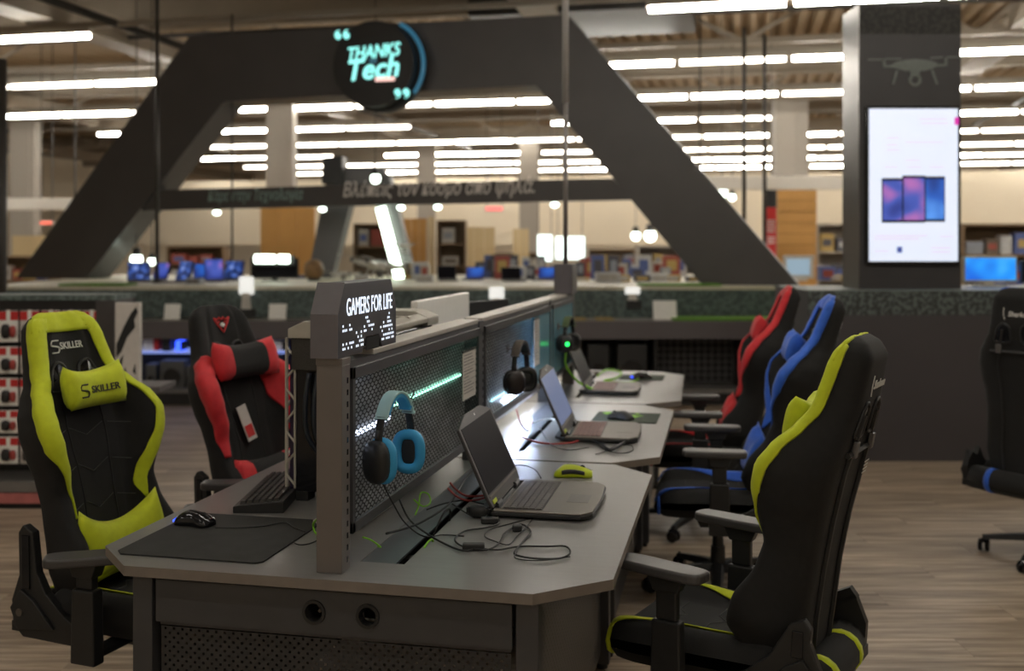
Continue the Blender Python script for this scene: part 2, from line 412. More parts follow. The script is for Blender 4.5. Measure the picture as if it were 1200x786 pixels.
def desk(y0, y1, rz, label, near=False):
    t = empty('desk', (XC, y0, 0), rz, label, 'desk')
    L_ = y1-y0; hw = .692; c = .15; zt = .74; th = .026
    sx0, sx1, sy0, sy1 = .035, .155, .16, L_-.06      # cable slot beside the partition
    b = MB()
    b.prism([(-hw,c),(-hw+c+.0,0),(-.16,0),(-.16,L_),(-hw+c,L_),(-hw,L_-c)], zt-th, zt)
    b.prism([(sx1,0),(hw-c*1.15,0),(hw,c),(hw,L_-c),(hw-c,L_),(sx1,L_)], zt-th, zt)
    b.box(-.16, sx1, 0, sy0, zt-th, zt).box(-.16, sx1, sy1, L_, zt-th, zt).box(-.16, sx0, sy0, sy1, zt-th, zt)
    o = b.build('tabletop', [desk_top, desk_edge], t)
    for p in o.data.polygons: p.material_index = 0 if abs(p.normal.z) > .5 else 1
    # sloped lid of the cable tray inside the slot
    MB().prism([(sx0, .738),(sx1-.034,.730),(sx1-.034,.724),(sx0,.732)], sy0, sy1, 'y').build('cable_tray', mat('tray_metal',(.13,.14,.155),.35,metal=.5,var=.06,scale=14), t)
    MB().box(sx1-.0015, sx1, sy0, sy1, .70, .7395).box(sx0,sx1,sy0,sy0+.0015,.70,.7385).build('slot_shade', black_pl, t)  # black strips painting in the shade along the open slot
    MB().box(sx1-.022, sx1+.03, sy0, sy1, .60, .604).box(sx0-.01,sx0,sy0,sy1,.60,.713).box(sx1+.022,sx1+.03,sy0,sy1,.60,.713).build('tray_trough', black_pl, t)
    # uprights at the ends
    for sx in (-1, 1):
        for (ya, yb) in ((.02,.075),(L_-.075,L_-.02)):
            b = MB(); x0 = .475 if sx > 0 else -.53
            b.box(x0, x0+.055, ya, yb, .02, zt-th)
            b.build('leg', metal_dk, t, bevel=.003)
            MB().cyl(.02,.02,0,.02,12,Matrix.Translation((x0+.027,(ya+yb)/2,0))).build('levelling_foot', black_pl, t)
    # end panel: solid fascia with two cable grommets above a perforated sheet
    if near:
        gx = (-.035, .105); fz0, fz1 = .597, .704; gz = (fz0+fz1)/2; gr = .026; n = 24
        fv = MB()
        def panel_piece(xa, xb, holes):
            fv.box(xa, xb, .022, .034, fz0, fz1)
        hq = (fz1-fz0)/2
        panel_piece(-.465, gx[0]-hq, 0); panel_piece(gx[0]+hq, gx[1]-hq, 0); panel_piece(gx[1]+hq, .465, 0)
        for g in gx:   # square with a round hole
            sq = []; ci = []
            for i in range(n):
                a = 2*math.pi*i/n; ca, sa = math.cos(a), math.sin(a); q = max(abs(ca)/hq, abs(sa)/hq)
                sq.append((g+ca/q, gz+sa/q)); ci.append((g+ca*gr, gz+sa*gr))
            for yy in (.022,.034):
                vs = [(x,yy,z) for x,z in sq]+[(x,yy,z) for x,z in ci]
                fs = [(i,(i+1)%n,n+(i+1)%n,n+i) for i in range(n)]
                fv.add(vs, fs if yy < .03 else [f[::-1] for f in fs])
            fv.add([(x,.022,z) for x,z in ci]+[(x,.034,z) for x,z in ci], [((i+1)%n,i,n+i,n+(i+1)%n) for i in range(n)])
        fv.build('fascia_panel', metal_dk, t)
        for g in gx:
            gm = MB(); Mx = Matrix.Translation((g,.018,gz)) @ Matrix.Rotation(-math.pi/2,4,'X')
            pr = [(.0225,0),(.030,0),(.031,.004),(.028,.006),(.026,.03),(.0225,.03)]
            k = 24; vs=[(r*math.cos(2*math.pi*i/k), r*math.sin(2*math.pi*i/k), z) for (r,z) in pr for i in range(k)]
            fs=[(j*k+i, j*k+(i+1)%k, ((j+1)%6)*k+(i+1)%k, ((j+1)%6)*k+i) for j in range(6) for i in range(k)]
            gm.add(vs,fs,Mx); gm.build('grommet', black_pl, t, smooth=False)
        tw = MB()
        for q in range(14):
            a, rr = random.random()*6.28, random.random()*.014
            tw.box(-.004,.004,-.004,.004,-.004,.004, Matrix.Translation((gx[0]+rr*math.cos(a)+.004,.075,gz-.006+rr*math.sin(a))) @ Matrix.Rotation(a,4,'Y'))
        tw.box(gx[0]+.001,gx[0]+.010,.07,.08,gz-.012,gz+.022)
        tw.build('crumpled_wrapper', mat('silver_wrap',(.5,.42,.36),.4,metal=.3,var=.2,scale=200), t)
        perf_sheet('perforated_panel', perf_m, t, .92, .50, .0232, .0116, .0042, .0042, Matrix.Translation((-.46,.04,.08)), kind='sq', solid=0)
        MB().box(-.46,.46,.036,.044,.585,.6).build('panel_rail', metal_dk, t); MB().box(-.46,.46,.036,.044,.06,.08).build('panel_rail', metal_dk, t)
        MB().box(-.015,.035,.16,.19,.06,.60).build('inner_post', mat('pale_post',(.5,.47,.44),.5,var=.05), t)
    else:
        MB().box(-.465,.465,.022,.034,.55,.704).build('fascia_panel', metal_dk, t)
        MB().box(-.465,.465,.034,.040,.08,.55).build('modesty_panel', perf_m, t)
    Ms = Matrix.Translation((.50,.08,.06)) @ Matrix.Rotation(math.pi/2,4,'Z')
    if near: perf_sheet('side_panel', perf_m, t, L_-.16, .635, .030, .015, .0048, .0048, Ms, kind='sq', solid=0)
    else: MB().box(.50,.504,.08,L_-.08,.06,.70).build('side_panel', perf_m, t)
    MB().box(.47,.474,.08,L_-.08,.06,.70).build('inner_panel', black_pl, t)
    MB().box(-.50,-.496,.08,L_-.08,.06,.70).build('side_panel', perf_m, t)
    MB().box(-.47,.47,.3,.34,.64,.71).box(-.47,.47,L_-.34,L_-.3,.64,.71).build('crossbar', black_pl, t)
    return t
desk(2.43, 3.93, R(.3), 'nearest grey desk with black mouse pad and laptop on it', True)
desk(3.945, 5.41, R(1.0), 'middle grey desk of the row, under the second laptop')
desk(5.43, 6.84, R(2.2), 'farthest grey desk of the row, under the third laptop')

# --- posts and panels of the partition
def slots(mb, x, y0, y1, z0, z1):
    z = z0
    while z < z1: mb.box(x-.0015, x+.0008, y0, y1, z, z+.014); z += .03
PT = empty('partition', (XC, 2.475, .74), 0, 'long graphite partition with perforated panels down the desks', 'partition')
def pp(name, mb, m, **k):
    for i, v in enumerate(mb.v): mb.v[i] = (v[0]-XC, v[1]-2.475, v[2]-.74)
    return mb.build(name, m, PT, **k)
x0, x1 = -1.040, -.972
pp('post', MB().box(x0,x1,2.478,2.535,.74,1.258), metal_post, bevel=.002)
pp('post_cap', MB().box(x0-.001,x1+.001,2.477,2.536,1.258,1.275), metal_post, bevel=.001)
s_ = MB(); slots(s_, x1, 2.512, 2.520, .76, 1.24); pp('slot_strip', s_, black_gl)
pp('post', MB().box(x0,x1,3.885,3.955,.74,1.268), metal_dk, bevel=.002)
s_ = MB(); slots(s_, x1, 3.935, 3.943, .76, 1.24); pp('slot_strip', s_, black_gl)
pp('post', MB().box(x0,x1,5.40,5.455,.74,1.268), metal_dk, bevel=.002)
pp('post', MB().box(x0,x1,6.15,6.20,.74,1.268), metal_post, bevel=.002)
pp('top_rail', MB().box(x0-.012,x1-.004,2.72,3.885,1.258,1.276), metal_cap, bevel=.002)
pp('top_rail', MB().box(x0-.012,x1-.004,3.955,5.95,1.258,1.276), metal_cap, bevel=.002)
pp('upper_rail', MB().box(x0+.01,x1-.004,2.535,3.885,1.222,1.262), metal_dk)
pp('upper_rail', MB().box(x0+.01,x1-.004,3.955,6.15,1.222,1.262), metal_dk)
def framed(ya, yb, za, zb, fr=.028):
    b = MB(); xa, xb = x1-.006, x1+.004
    b.box(xa,xb,ya,yb,zb-fr*1.1,zb).box(xa,xb,ya,yb,za,za+fr).box(xa,xb,ya,ya+fr*.7,za,zb).box(xa,xb,yb-fr*.7,yb,za,zb)
    return pp('panel_frame', b, metal_dk, bevel=.0015)
framed(2.545,3.88,.822,1.245)
framed(3.965,5.40,.855,1.243)
framed(5.46,6.15,.855,1.243,.02)
def sheet(ya, yb, za, zb, **k):
    o = perf_sheet('perforated_panel', k.get('m', perf_m), PT, yb-ya, zb-za, k.get('px',.030), k.get('pz',.0105), k.get('hw',.0125), k.get('hh',.0085),
        Matrix.Translation((x1-.004-XC, ya-2.475, za-.74)) @ Matrix.Rotation(math.pi/2,4,'Z'), solid=0, kind='hex')
    return o
sheet(2.56,3.865,.845,1.22)
sheet(3.98,5.385,.88,1.22, px=.036, pz=.0125, hw=.0125, hh=.008)
# light-blue acrylic sheet in the last bay
pp('acrylic_panel', MB().box(x1-.006,x1+.001,4.95,6.14,.875,1.222), mat('blue_acrylic',(.16,.34,.44),.2,var=.12,scale=6))
# white backing and LED strips, both added so the perforated panels glow
back_m = mat('added_backing', (.6,.62,.64), .35, var=.3, scale=9, stretch=(1,1,3))
pp('added_backing', MB().box(x0+.004,x0+.010,2.54,6.15,.80,1.222), back_m)
led_w = mat('led_white', (.5,.5,.5), .3, emit=(.72,.80,1), es=3, var=.01)
led_g = mat('led_green', (.5,.5,.5), .3, emit=(.40,1,.72), es=2.5, var=.01)
led_c = mat('led_cyan', (.5,.5,.5), .3, emit=(.45,.85,1), es=3, var=.01)
led_h = mat('hidden_led_blue', (.5,.5,.5), .3, emit=(.62,.74,1), es=150, var=.01)  # unseen behind the panel frame, added to light the backing
led_k = mat('hidden_led_green', (.5,.5,.5), .3, emit=(.45,1,.78), es=110, var=.01)
for (ya,yb,z,mm) in ((2.56,3.15,1.236,led_h),(3.15,3.45,1.236,led_k),(3.6,3.87,1.236,led_k),(4.75,5.38,1.236,led_h),(4.55,5.2,.868,led_h),(5.5,6.12,1.236,led_h),(2.57,2.84,1.212,led_w),(2.57,3.0,1.045,led_w),(3.05,3.8,1.075,led_g),(3.62,3.87,1.212,led_g),(3.0,3.3,1.212,led_g),(4.0,4.18,1.13,led_g),(4.3,5.3,.905,led_c),(4.75,5.35,1.20,led_c),(5.5,6.1,1.20,led_c)):
    pp('added_led_strip', MB().box(x0+.011,x0+.018,ya,yb,z-.004,z+.004), mm)
# headset hooks
for (y,z) in ((2.87,1.135),(4.36,1.13),(5.62,1.13)):
    pp('hook', MB().tube([(x1+.003,y,z-.012),(x1+.055,y,z-.012),(x1+.062,y,z),(x1+.062,y,z+.012)], .0032, 6).box(x1+.002,x1+.006,y-.012,y+.012,z-.028,z+.004), grey_pl)

# --- the sign on the first post
SG = empty('illuminated_sign', (-1.015,2.47,1.275), 0, 'dark angular block with glowing white slogan on the near partition post', 'sign')
pl = [(0,0),(0,.110),(.045,.186),(.405,.186),(.45,.110),(.45,0),(.33,0),(.30,.038),(.20,.038),(.17,0)]
MB().prism(pl[:6]+pl[6:], -.036, .036, 'x').build('sign_block', mat('sign_body',(.045,.042,.048),.45,var=.05), SG, bevel=.0015)
fm = mat('sign_front', (.145,.135,.145), .45, var=.05)
MB().box(-.0362,.0362,-.003,0,.0005,.109).build('front_plate', fm, SG)
MB().add([(-.036,-.003,.11),(.036,-.003,.11),(.036,.042,.1885),(-.036,.042,.1885)], [(0,1,2,3)]).add([(-.036,.001,.11),(.036,.001,.11),(.036,.045,.1865),(-.036,.045,.1865)], [(3,2,1,0)]).build('front_slope', fm, SG, solid=.002)
MB().box(.0355,.0366,.20,.30,.002,.036).build('notch', mat('notch_dark',(.006,.006,.006),.9), SG)
text('slogan', 'GAMERS FOR LIFE', .064, glow_white, SG, basis((.0362,.235,.122),(0,1,0),(0,0,1)), bold=.0, fit=.355)
dt = MB(); random.seed(3)
for i in range(34):
    hgt = .5+.5*math.sin(i*.55+1)+.6*random.random()
    for j in range(7):
        if (j in (0,1) and random.random() < .8 and not (13 <= i <= 24)) or (j > 1 and random.random() < .36*max(0,1.5-abs(j-3-1.6*math.sin(i*.5))*.6)):
            if 13 <= i <= 24 and j < 3: continue
            y = .030+i*.0118; z = .018+j*.0115
            dt.box(.0362,.0368,y,y+.0062,z,z+.0060)
dt.build('light_dots', glow_white, SG)['kind'] = 'stuff'
# ================================================================ gaming chairs (local +y is where the chair faces)
WT = [(0,.175),(.05,.215),(.13,.240),(.24,.232),(.35,.226),(.44,.240),(.52,.266),(.59,.276),(.65,.262),(.71,.222),(.76,.186),(.82,.168),(.90,.155),(.95,.142),(.985,.115),(1,.07)]
BT = [(0,.06),(.09,.125),(.17,.115),(.29,.065),(.37,.055),(.46,.085),(.54,.105),(.60,.106),(.66,.085),(.72,.05),(.78,.028),(.9,.018),(1,.0)]
def make_chair(name, label, group, trimm, style='band', lean=14, arm_z=.66, arm_yaw=(0,0), top=1.32, base_rot=0, body=None, pillow=True, lumbar=True, logo='front', arm_back=0.0, prong=(.695,.695), bol_k=1.0, seat_trim=None, lever=False):
    t = empty(name, (0,0,0), 0, label, 'chair', group)
    fab = body or fab_blk
    ln = R(lean); L_ = (top-.43)/math.cos(ln)
    def ctr(v):
        s = L_*v; bend = .035*math.sin(math.pi*min(1,v*1.25)) if v < .8 else 0
        return (-.22 - math.sin(ln)*s + bend*.6, .43 + math.cos(ln)*s)
    def cap(v): return min(1, max(0, (1-v)/.05))**.5*min(1, (v+.012)/.03)**.5 if v > .95 or v < .03 else 1
    def P(s, v, off=0.0):
        front = -1 <= s <= 1
        u = s if front else (2-s if s > 0 else -2-s)
        wd = interp(WT, v); B = interp(BT, v)*bol_k; au = abs(u); k = cap(v)
        fe = .91*B+.018                                    # edge of the shell
        if front:
            q = max(0,min(1,(au-.48)/.36)); bol = B*(q*q*(3-2*q)); r_ = max(0,(au-.88)/.12)
            f = .03 + bol - (.03+bol-fe)*r_**2.2
            f -= .006*math.cos(u*6)*(1 if au < .5 else 0)
        else:
            f = fe - (fe+.05)*(1-au**9)**.75 if au < 1 else fe
        f = f*k if f < 0 else f*(.3+.7*k)
        cy, cz = ctr(v)
        x = wd*u*(1+0*k); n = Vector((0, math.cos(ln), math.sin(ln)))
        p = Vector((x, cy, cz)) + n*f
        return p
    def PO(s, v, off):
        e = .01
        a = P(s+e, v) - P(s-e, v); b = P(s, min(1,v+e)) - P(s, max(0,v-e)); n = a.cross(b)
        p = P(s, v)
        if n.length > 1e-9: p = p + n.normalized()*(-off if -1 <= s <= 1 and False else off)
        return p
    # outward: a (toward +x), b (up) -> a x b points to -y; flip sign so that off>0 is outward
    def PN(s, v, off): return PO(s, v, -off) if OUTSIGN < 0 else PO(s, v, off)
    OUTSIGN = -1
    ss = [-1+2*i/34 for i in range(34)] + [1+2*i/20 for i in range(21)]
    vv = [i/60 for i in range(61)]; vv[-1:] = [.99, 1.0]
    b = MB(); b.grid(lambda s,v: P(s,v), ss, vv, flip=True)
    nu = len(ss)
    b.f.append(tuple(range(nu-1))[::1]); b.m.append(0)
    b.f.append(tuple(range((len(vv)-1)*nu, len(vv)*nu-1))[::-1]); b.m.append(0)
    back = b.build('backrest', fab, t, smooth=True, weld=True)
    def patch(nm, fs0, fs1, v0, v1, m, parent, nv=40, nu_=8, off=.0065):
        q = MB()
        q.grid(lambda a,v: PN(fs0(v) + (fs1(v)-fs0(v))*a, v, off), [i/nu_ for i in range(nu_+1)], [v0+(v1-v0)*i/nv for i in range(nv+1)], flip=True)
        return q.build(nm, m, parent, smooth=True, solid=.008)
    if style == 'band':
        inn = lambda v: interp([(.28,.70),(.34,.62),(.40,.66),(.46,.74),(.52,.79),(.60,.82),(.68,.80),(.74,.75),(.80,.71),(.90,.66),(.95,.60),(1,.5)], v)
        out = lambda v: interp([(.28,.73),(.34,.76),(.40,.84),(.46,.93),(.52,1.0),(.62,1.003),(.70,1.003),(.80,1.008),(.92,1.012),(1,1.0)], v)
        patch('side_trim', inn, out, .28, .975, trimm, back)
        patch('side_trim', lambda v: -out(v), lambda v: -inn(v), .28, .975, trimm, back)
        patch('top_trim', lambda v: -.99, lambda v: .99, .925, .995, trimm, back, nv=6, nu_=20, off=.0065)
    else:
        inn = lambda v: interp([(.0,.80),(.2,.80),(.3,.86),(.42,.78),(.55,.55),(.68,.52),(.74,.66),(.76,.95)], v)
        out = lambda v: interp([(.0,.90),(.25,.94),(.4,1.0),(.72,1.02),(.76,.98)], v)
        patch('side_wing', inn, out, .30, .755, trimm, back, nu_=18)
        patch('side_wing', lambda v: -out(v), lambda v: -inn(v), .30, .755, trimm, back, nu_=18)
        patch('lower_stripe', lambda v: .52, lambda v: .74, .02, .24, trimm, back, nv=8)
        patch('lower_stripe', lambda v: -.74, lambda v: -.52, .02, .24, trimm, back, nv=8)
    # quilting on the front, drawn as raised seams
    for xs_ in (-.30, .30):
        q = MB().tube([PN(xs_, v/20, .001) for v in range(2,15)], .0022, 5); q.build('seam', lea_blk, back)
    if style == 'band':
        for v in (.16,.29,.42,.55):
            st = MB(); st.tube([PN(-.27,v+.035,.001), PN(0,v,.001), PN(.27,v+.035,.001)], .0012, 4)
            st.tube([PN(-.62,v+.01,.001), PN(-.34,v+.03,.001)], .0012, 4); st.tube([PN(.34,v+.03,.001), PN(.62,v+.01,.001)], .0012, 4)
            st.build('stitching', stitch, back)['kind'] = 'stuff'
    # belt openings, front and back
    for sx in (-1,1):
        for (sgn, o_) in ((1,'front'),(-1,'back')):
            def Q(x, v, off, sgn=sgn):
                s = x if sgn > 0 else 2-x
                return PN(s, v, off)
            q = MB(); ring_ = [(.17,.715),(.50,.715),(.56,.745),(.52,.79),(.40,.815),(.20,.80),(.14,.755)]
            pts = [Q(sx*a, v, .003) for a,v in ring_]
            sm = smooth_pts(pts, 3, True)
            q.tube(sm, .0055, 6, closed=True); q.build('opening_rim', black_pl, back, smooth=True)
            pts2 = [Q(sx*a, v, .0035) for a,v in ring_]; c_ = sum(pts2, Vector())/len(pts2)
            q = MB(); q.add([c_]+pts2, [(0,1+i,1+(i+1)%7) for i in range(7)]); q.build('opening', black_gl, back)
    # straps across the back
    if pillow:
        st = MB()
        for sx in (-1,1):
            a = [PN(2-sx*.38, v, .005) for v in (.78,.72,.6,.45,.3,.15,.04)]
            st.tube(a, .007, 5)
        a = [PN(2-x, .665, .006) for x in (-.55,-.3,0,.3,.55)]
        st.tube(a, .009, 5); st.build('strap', black_pl, back)
        for sx in (-1,1):
            bk = MB(); p = PN(2-sx*.38, .68, .012); bk.box(-.014,.014,-.006,.006,-.022,.022, Matrix.Translation(p) @ Matrix.Rotation(ln,4,'X'))
            bk.build('buckle', grey_pl, back, bevel=.002)
    up = Vector((0,-math.sin(ln),math.cos(ln))); nf = Vector((0,math.cos(ln),math.sin(ln)))
    def front_text(nm, s_, size, m, v, parent, off=.012, x=0, **k):
        p = P(0, v) + nf*off + Vector((-x,0,0)); return text(nm, s_, size, m, parent, basis(p, (-1,0,0), up), **k)
    def back_text(nm, s_, size, m, v, parent, off=.004, x=0, **k):
        p = P(2, v) - nf*off + Vector((x,0,0)); return text(nm, s_, size, m, parent, basis(p, (1,0,0), up), **k)
    if logo == 'skiller':
        front_text('logo', 'SKILLER', .032, white_ink, .872, back, x=.008, bold=.0004, fit=.100, off=.013)
        e = MB(); p = P(0,.872)+nf*.013
        M = basis(p+Vector((.062,0,0)), (-1,0,0), up)
        for pts in ([(.016,.020),(-.010,.020),(-.016,.012),(-.016,.004),(.012,-.001)], [(-.012,.003),(.016,-.003),(.016,-.012),(.010,-.020),(-.016,-.020)]):
            e.tube([M @ Vector((a,c,0)) for a,c in pts], .0026, 5)
        e.build('emblem', white_ink, back)
        back_text('back_logo', 'Sharkoon', .034, white_ink, .875, back, x=.02, shear=.3, bold=.0004)
    if logo in ('sharkoon',):
        back_text('back_logo', 'Sharkoon', .034, white_ink, .865, back, x=.03, shear=.3, bold=.0006)
        e = MB(); p = P(2,.865)-nf*.005; M = basis(p+Vector((-.055,0,0)), (1,0,0), up)
        e.tube([M @ Vector(q) for q in ((0,.03,0),(-.004,0,0),(.003,-.028,0))], .0018, 4); e.build('emblem', white_ink, back)
        front_text('logo', 'SKILLER', .034, white_ink, .87, back, bold=.0006, sx=1.25, off=.006)
        lb = MB()
        for i in range(4):
            p = P(2,.615-.012*i)-nf*.016; M = basis(p+Vector((.09,0,0)), (1,0,0), up); lb.box(-.026,.026-.004*(i%2),-.002,.0015,0,.0006,M)
        lb.build('warning_label', white_ink, back)
    if logo == 'red':
        e = MB(); p = P(0,.90)+nf*.007; M = basis(p, (-1,0,0), up)
        for pts in ([(-.045,.028),(-.030,.005),(0,-.034),(.030,.005),(.045,.028)], [(-.045,.028),(-.022,.020),(-.012,.030),(0,.020),(.012,.030),(.022,.020),(.045,.028)], [(-.03,.005),(-.014,.012)],[(.03,.005),(.014,.012)]):
            e.tube([M @ Vector((a,c,0)) for a,c in pts], .0042, 5)
        e.build('emblem', red_ink, back)
        e = MB(); e.ball(.014,.010,.004,M @ Matrix.Translation((0,-.002,.002)),8,6); e.build('emblem_centre', white_ink, back)
    # pillows
    def pillow_mesh(nm, wd, hg, th, m, v, parent, curve=.02, endm=None, droop=.0, off=None):
        base = P(0, v); M = basis(base + nf*((th*.7+.01) if off is None else off), (-1,0,0), up)
        q = MB(); us = [-1+2*i/18 for i in range(19)]; vs_ = [-1+2*i/10 for i in range(11)]
        for sg in (1,-1):
            def fn(a, c):
                k = (1-abs(a)**4)**.5 * (1-abs(c)**3)**.5
                hh = hg*(1 - .0*abs(a)) * (1-.10*(1-abs(a)**2))
                y = c*hh + curve*(a*a) - droop*(1-a*a) if c > 0 else c*hh + curve*.2*a*a
                x = a*wd*(1-.04*c*c)
                z = sg*th*k + .03*a*a
                return M @ Vector((x, y, z))
            q.grid(fn, us, vs_, flip=(sg < 0))
        if endm:
            nq = 18
            for fi in range(len(q.f)):
                i = (fi % (nq*10)) % nq
                q.m[fi] = 1 if (i < 4 or i > 13) else 0
            o = q.build(nm, [m, endm], parent, smooth=True, weld=True)
        else: o = q.build(nm, m, parent, smooth=True, weld=True)
        return o, M
    if pillow:
        if style == 'band':
            o, M = pillow_mesh('neck_pillow', .132, .066, .045, trimm, .705, t, curve=.016, off=.055)
            if logo == 'skiller':
                text('logo', 'SKILLER', .032, black_ink, o, M @ Matrix.Translation((.02,-.008,.0)), bold=.0004, fit=.125, zf=lambda x,y: .0475+.045*((1-abs((x+.02)/.138)**4)**.5-1)+.03*((x+.02)/.138)**2)
                e = MB(); Mm = M @ Matrix.Translation((-.075,-.008,.053))
                for pts in ([(.016,.020),(-.010,.020),(-.016,.012),(-.016,.004),(.012,-.001)], [(-.012,.003),(.016,-.003),(.016,-.012),(.010,-.020),(-.016,-.020)]):
                    e.tube([Mm @ Vector((a*-1 if False else a,c,0)) for a,c in pts], .0028, 5)
                e.build('emblem', black_ink, o)
            q = MB()
            for sx in (-1,1):
                q.tube([P(sx*.35,.775)+nf*.012, P(sx*.40,.745)+nf*.035, P(sx*.40,.71)+nf*.05], .009, 5)
            q.build('pillow_strap', black_pl, o)
        else:
            pillow_mesh('neck_pillow', .185, .078, .05, fab_blk, .71, t, curve=.01, endm=trimm, off=.065)
    if lumbar:
        if style == 'band':
            o, M = pillow_mesh('lumbar_pillow', .185, .105, .05, trimm, .16, t, curve=.03, droop=.025, off=.06)
            if logo == 'skiller': text('logo', 'SKILLER', .036, black_ink, o, M @ Matrix.Translation((-.02,-.045,.056)), bold=.0004, fit=.14)
        else: pillow_mesh('lumbar_pillow', .20, .10, .05, fab_blk, .16, t, curve=.01, endm=trimm, off=.06)
    # seat
    SW = [(-1,.235),(-.6,.245),(0,.255),(.6,.262),(.85,.25),(1,.20)]
    def SP(s, v):       # v along y, -1 back .. 1 front
        y = -.25 + .53*(v+1)/2; wd = interp(SW, v)
        k = (1-max(0,(abs(v)-.72)/.28)**2.4); k = max(k,0)**.5
        if s <= 1:
            u = s; au = abs(u); q = max(0,min(1,(au-.5)/.25)); q2 = max(0,(au-.8)/.2)
            zt = .465 + .032*q*q*(3-2*q)*(1 if v < .9 else .6) - .05*q2**2.5 + .012*(1-v)*0
            z = .415 + (zt-.415)*k - .01*max(0,v)**3
        else:
            u = 2-s; au = abs(u); z = .415 - (.058*(1-au**4)**.5)*k - .0*v
        return Vector((wd*u, y, z))
    ss = [-1+2*i/24 for i in range(24)] + [1+2*i/14 for i in range(15)]; vv = [-1+2*i/26 for i in range(27)]
    b = MB(); b.grid(SP, ss, vv, flip=False); nu = len(ss)
    b.f.append(tuple(range(nu-1))[::-1]); b.m.append(0); b.f.append(tuple(range((len(vv)-1)*nu, len(vv)*nu-1))); b.m.append(0)
    seat = b.build('seat', fab, t, smooth=True, weld=True)
    def spatch(nm, a0, a1, v0, v1, m):
        q = MB(); q.grid(lambda a,v: SP((a0(v) + (a1(v)-a0(v))*a), v) + Vector((0, .003 if v > .9 else 0, .0035)), [i/6 for i in range(7)], [v0+(v1-v0)*i/24 for i in range(25)])
        return q.build(nm, m, seat, smooth=True, solid=-.003)
    spatch('seat_trim', lambda v: interp([(-1,.50),(-.45,.44),(-.1,.58),(.5,.74),(1,.86)],v), lambda v: interp([(-1,.66),(-.45,.72),(-.1,.70),(.5,.80),(1,.95)],v), -.9, .97, trimm)
    spatch('seat_trim', lambda v: -interp([(-1,.66),(-.45,.72),(-.1,.70),(.5,.80),(1,.95)],v), lambda v: -interp([(-1,.50),(-.45,.44),(-.1,.58),(.5,.74),(1,.86)],v), -.9, .97, trimm)
    for sx in (-1,1):
        fr = MB()
        fr.tube([SP(q, .90)+Vector((0,.004,.002)) for q in ((.86,.94,1.0,1.04,1.12,1.25) if sx > 0 else (-.86,-.94,-1.0,2.96,2.88,2.75))], .0075, 6)
        fr.build('front_piping', trimm, seat, smooth=True)
    for v in (-.55, -.1, .35):
        st = MB(); lift = Vector((0,0,.001)); st.tube([SP(-.46,v+.14)+lift, SP(-.16,v+.14)+lift, SP(0,v)+lift, SP(.16,v+.14)+lift, SP(.46,v+.14)+lift], .0011, 4)
        st.build('stitching', stitch, seat)
    # rear roll of the seat seen from behind
    rl = MB(); rl.tube([(-.235,-.285,.405),(-.1,-.30,.405),(.1,-.30,.405),(.235,-.285,.405)], .058, 12); rl.build('rear_roll', fab, seat, smooth=True)
    for sx in (-.12,.12): MB().tube([(sx-.014,-.30,.405),(sx+.014,-.30,.405)], .0605, 16).build('roll_trim', trimm, seat, smooth=True)
    # recliner brackets
    for sx, prong in ((-1,prong[0]),(1,prong[1])):
        b = MB(); xa = sx*.232; xb = sx*.262
        prof = [(-.10,.345),(-.30,.35),(-.34,.385),(-.345,.46),(-.315,.54),(-.318,prong-.025),(-.30,prong),(-.262,prong-.02),(-.245,.55),(-.21,.49),(-.14,.43),(-.06,.39)]
        b.prism(prof, min(xa,xb), max(xa,xb), 'x')
        br = b.build('recline_bracket', black_pl, t, bevel=.004)
        cv = MB(); cv.prism([(-.31,.375),(-.34,.44),(-.30,.50),(-.25,.47),(-.17,.39)], min(xb,xb+sx*.012), max(xb,xb+sx*.012), 'x'); cv.build('cover', black_pl, br, bevel=.003)
        MB().cyl(.012,.012,0,.008,12,Matrix.Translation((xb+sx*.008,-.30,.43)) @ Matrix.Rotation(math.pi/2*sx,4,'Y')).build('bolt', alu, br)
        pl_ = MB().prism([(-.298,.50),(-.268,.50),(-.272,prong-.03),(-.300,prong-.03)], min(xb,xb+sx*.006), max(xb,xb+sx*.006), 'x').build('slide_plate', black_gl, br, bevel=.002)
        MB().box(min(xb+sx*.006,xb+sx*.009),max(xb+sx*.006,xb+sx*.009),-.312,-.296,.548,.566).build('release_tab', grey_pl, pl_) if False else None
    MB().box(-.26,.26,-.345,-.315,.365,.395).build('back_bar', black_pl, t)
    # arms
    for k, sx in enumerate((-1,1)):
        arm = MB(); xp = sx*.315; ya = -.0 + arm_back
        arm.box(min(sx*.14,xp),max(sx*.14,xp),ya-.03,ya+.03,.34,.36)
        arm.prism([(ya-.045,.33),(ya+.045,.33),(ya+.04,.55),(ya-.04,.55)], xp-.022, xp+.022, 'x')
        arm.box(xp-.015,xp+.015,ya-.03,ya+.03,.55,arm_z-.03)
        a = arm.build('armrest', black_pl, t, bevel=.006)
        hd = MB(); hd.prism([(ya-.055,arm_z-.022),(ya+.055,arm_z-.022),(ya+.035,arm_z-.07),(ya-.035,arm_z-.07)], xp-.024, xp+.024, 'x'); hd.build('arm_head', black_pl, a, bevel=.004)
        pd = MB(); out = []
        for i in range(24):
            an = 2*math.pi*i/24; ca, sa = math.cos(an), math.sin(an)
            out.append((.047*math.copysign(abs(ca)**.5, ca), .135*math.copysign(abs(sa)**.35, sa)))
        pd.prism(out, -.024, .004)
        pd.build('arm_pad', pad_pl, a, bevel=.008, loc=(xp, ya+.02, arm_z-.004), rot=(0,0,R(arm_yaw[k])), seg=3, smooth=False)
    # mechanism, gas lift, base
    MB().prism([(-.12,.345),(.10,.345),(.08,.30),(-.09,.30)], -.09, .09, 'x').build('tilt_mechanism', black_pl, t, bevel=.004)
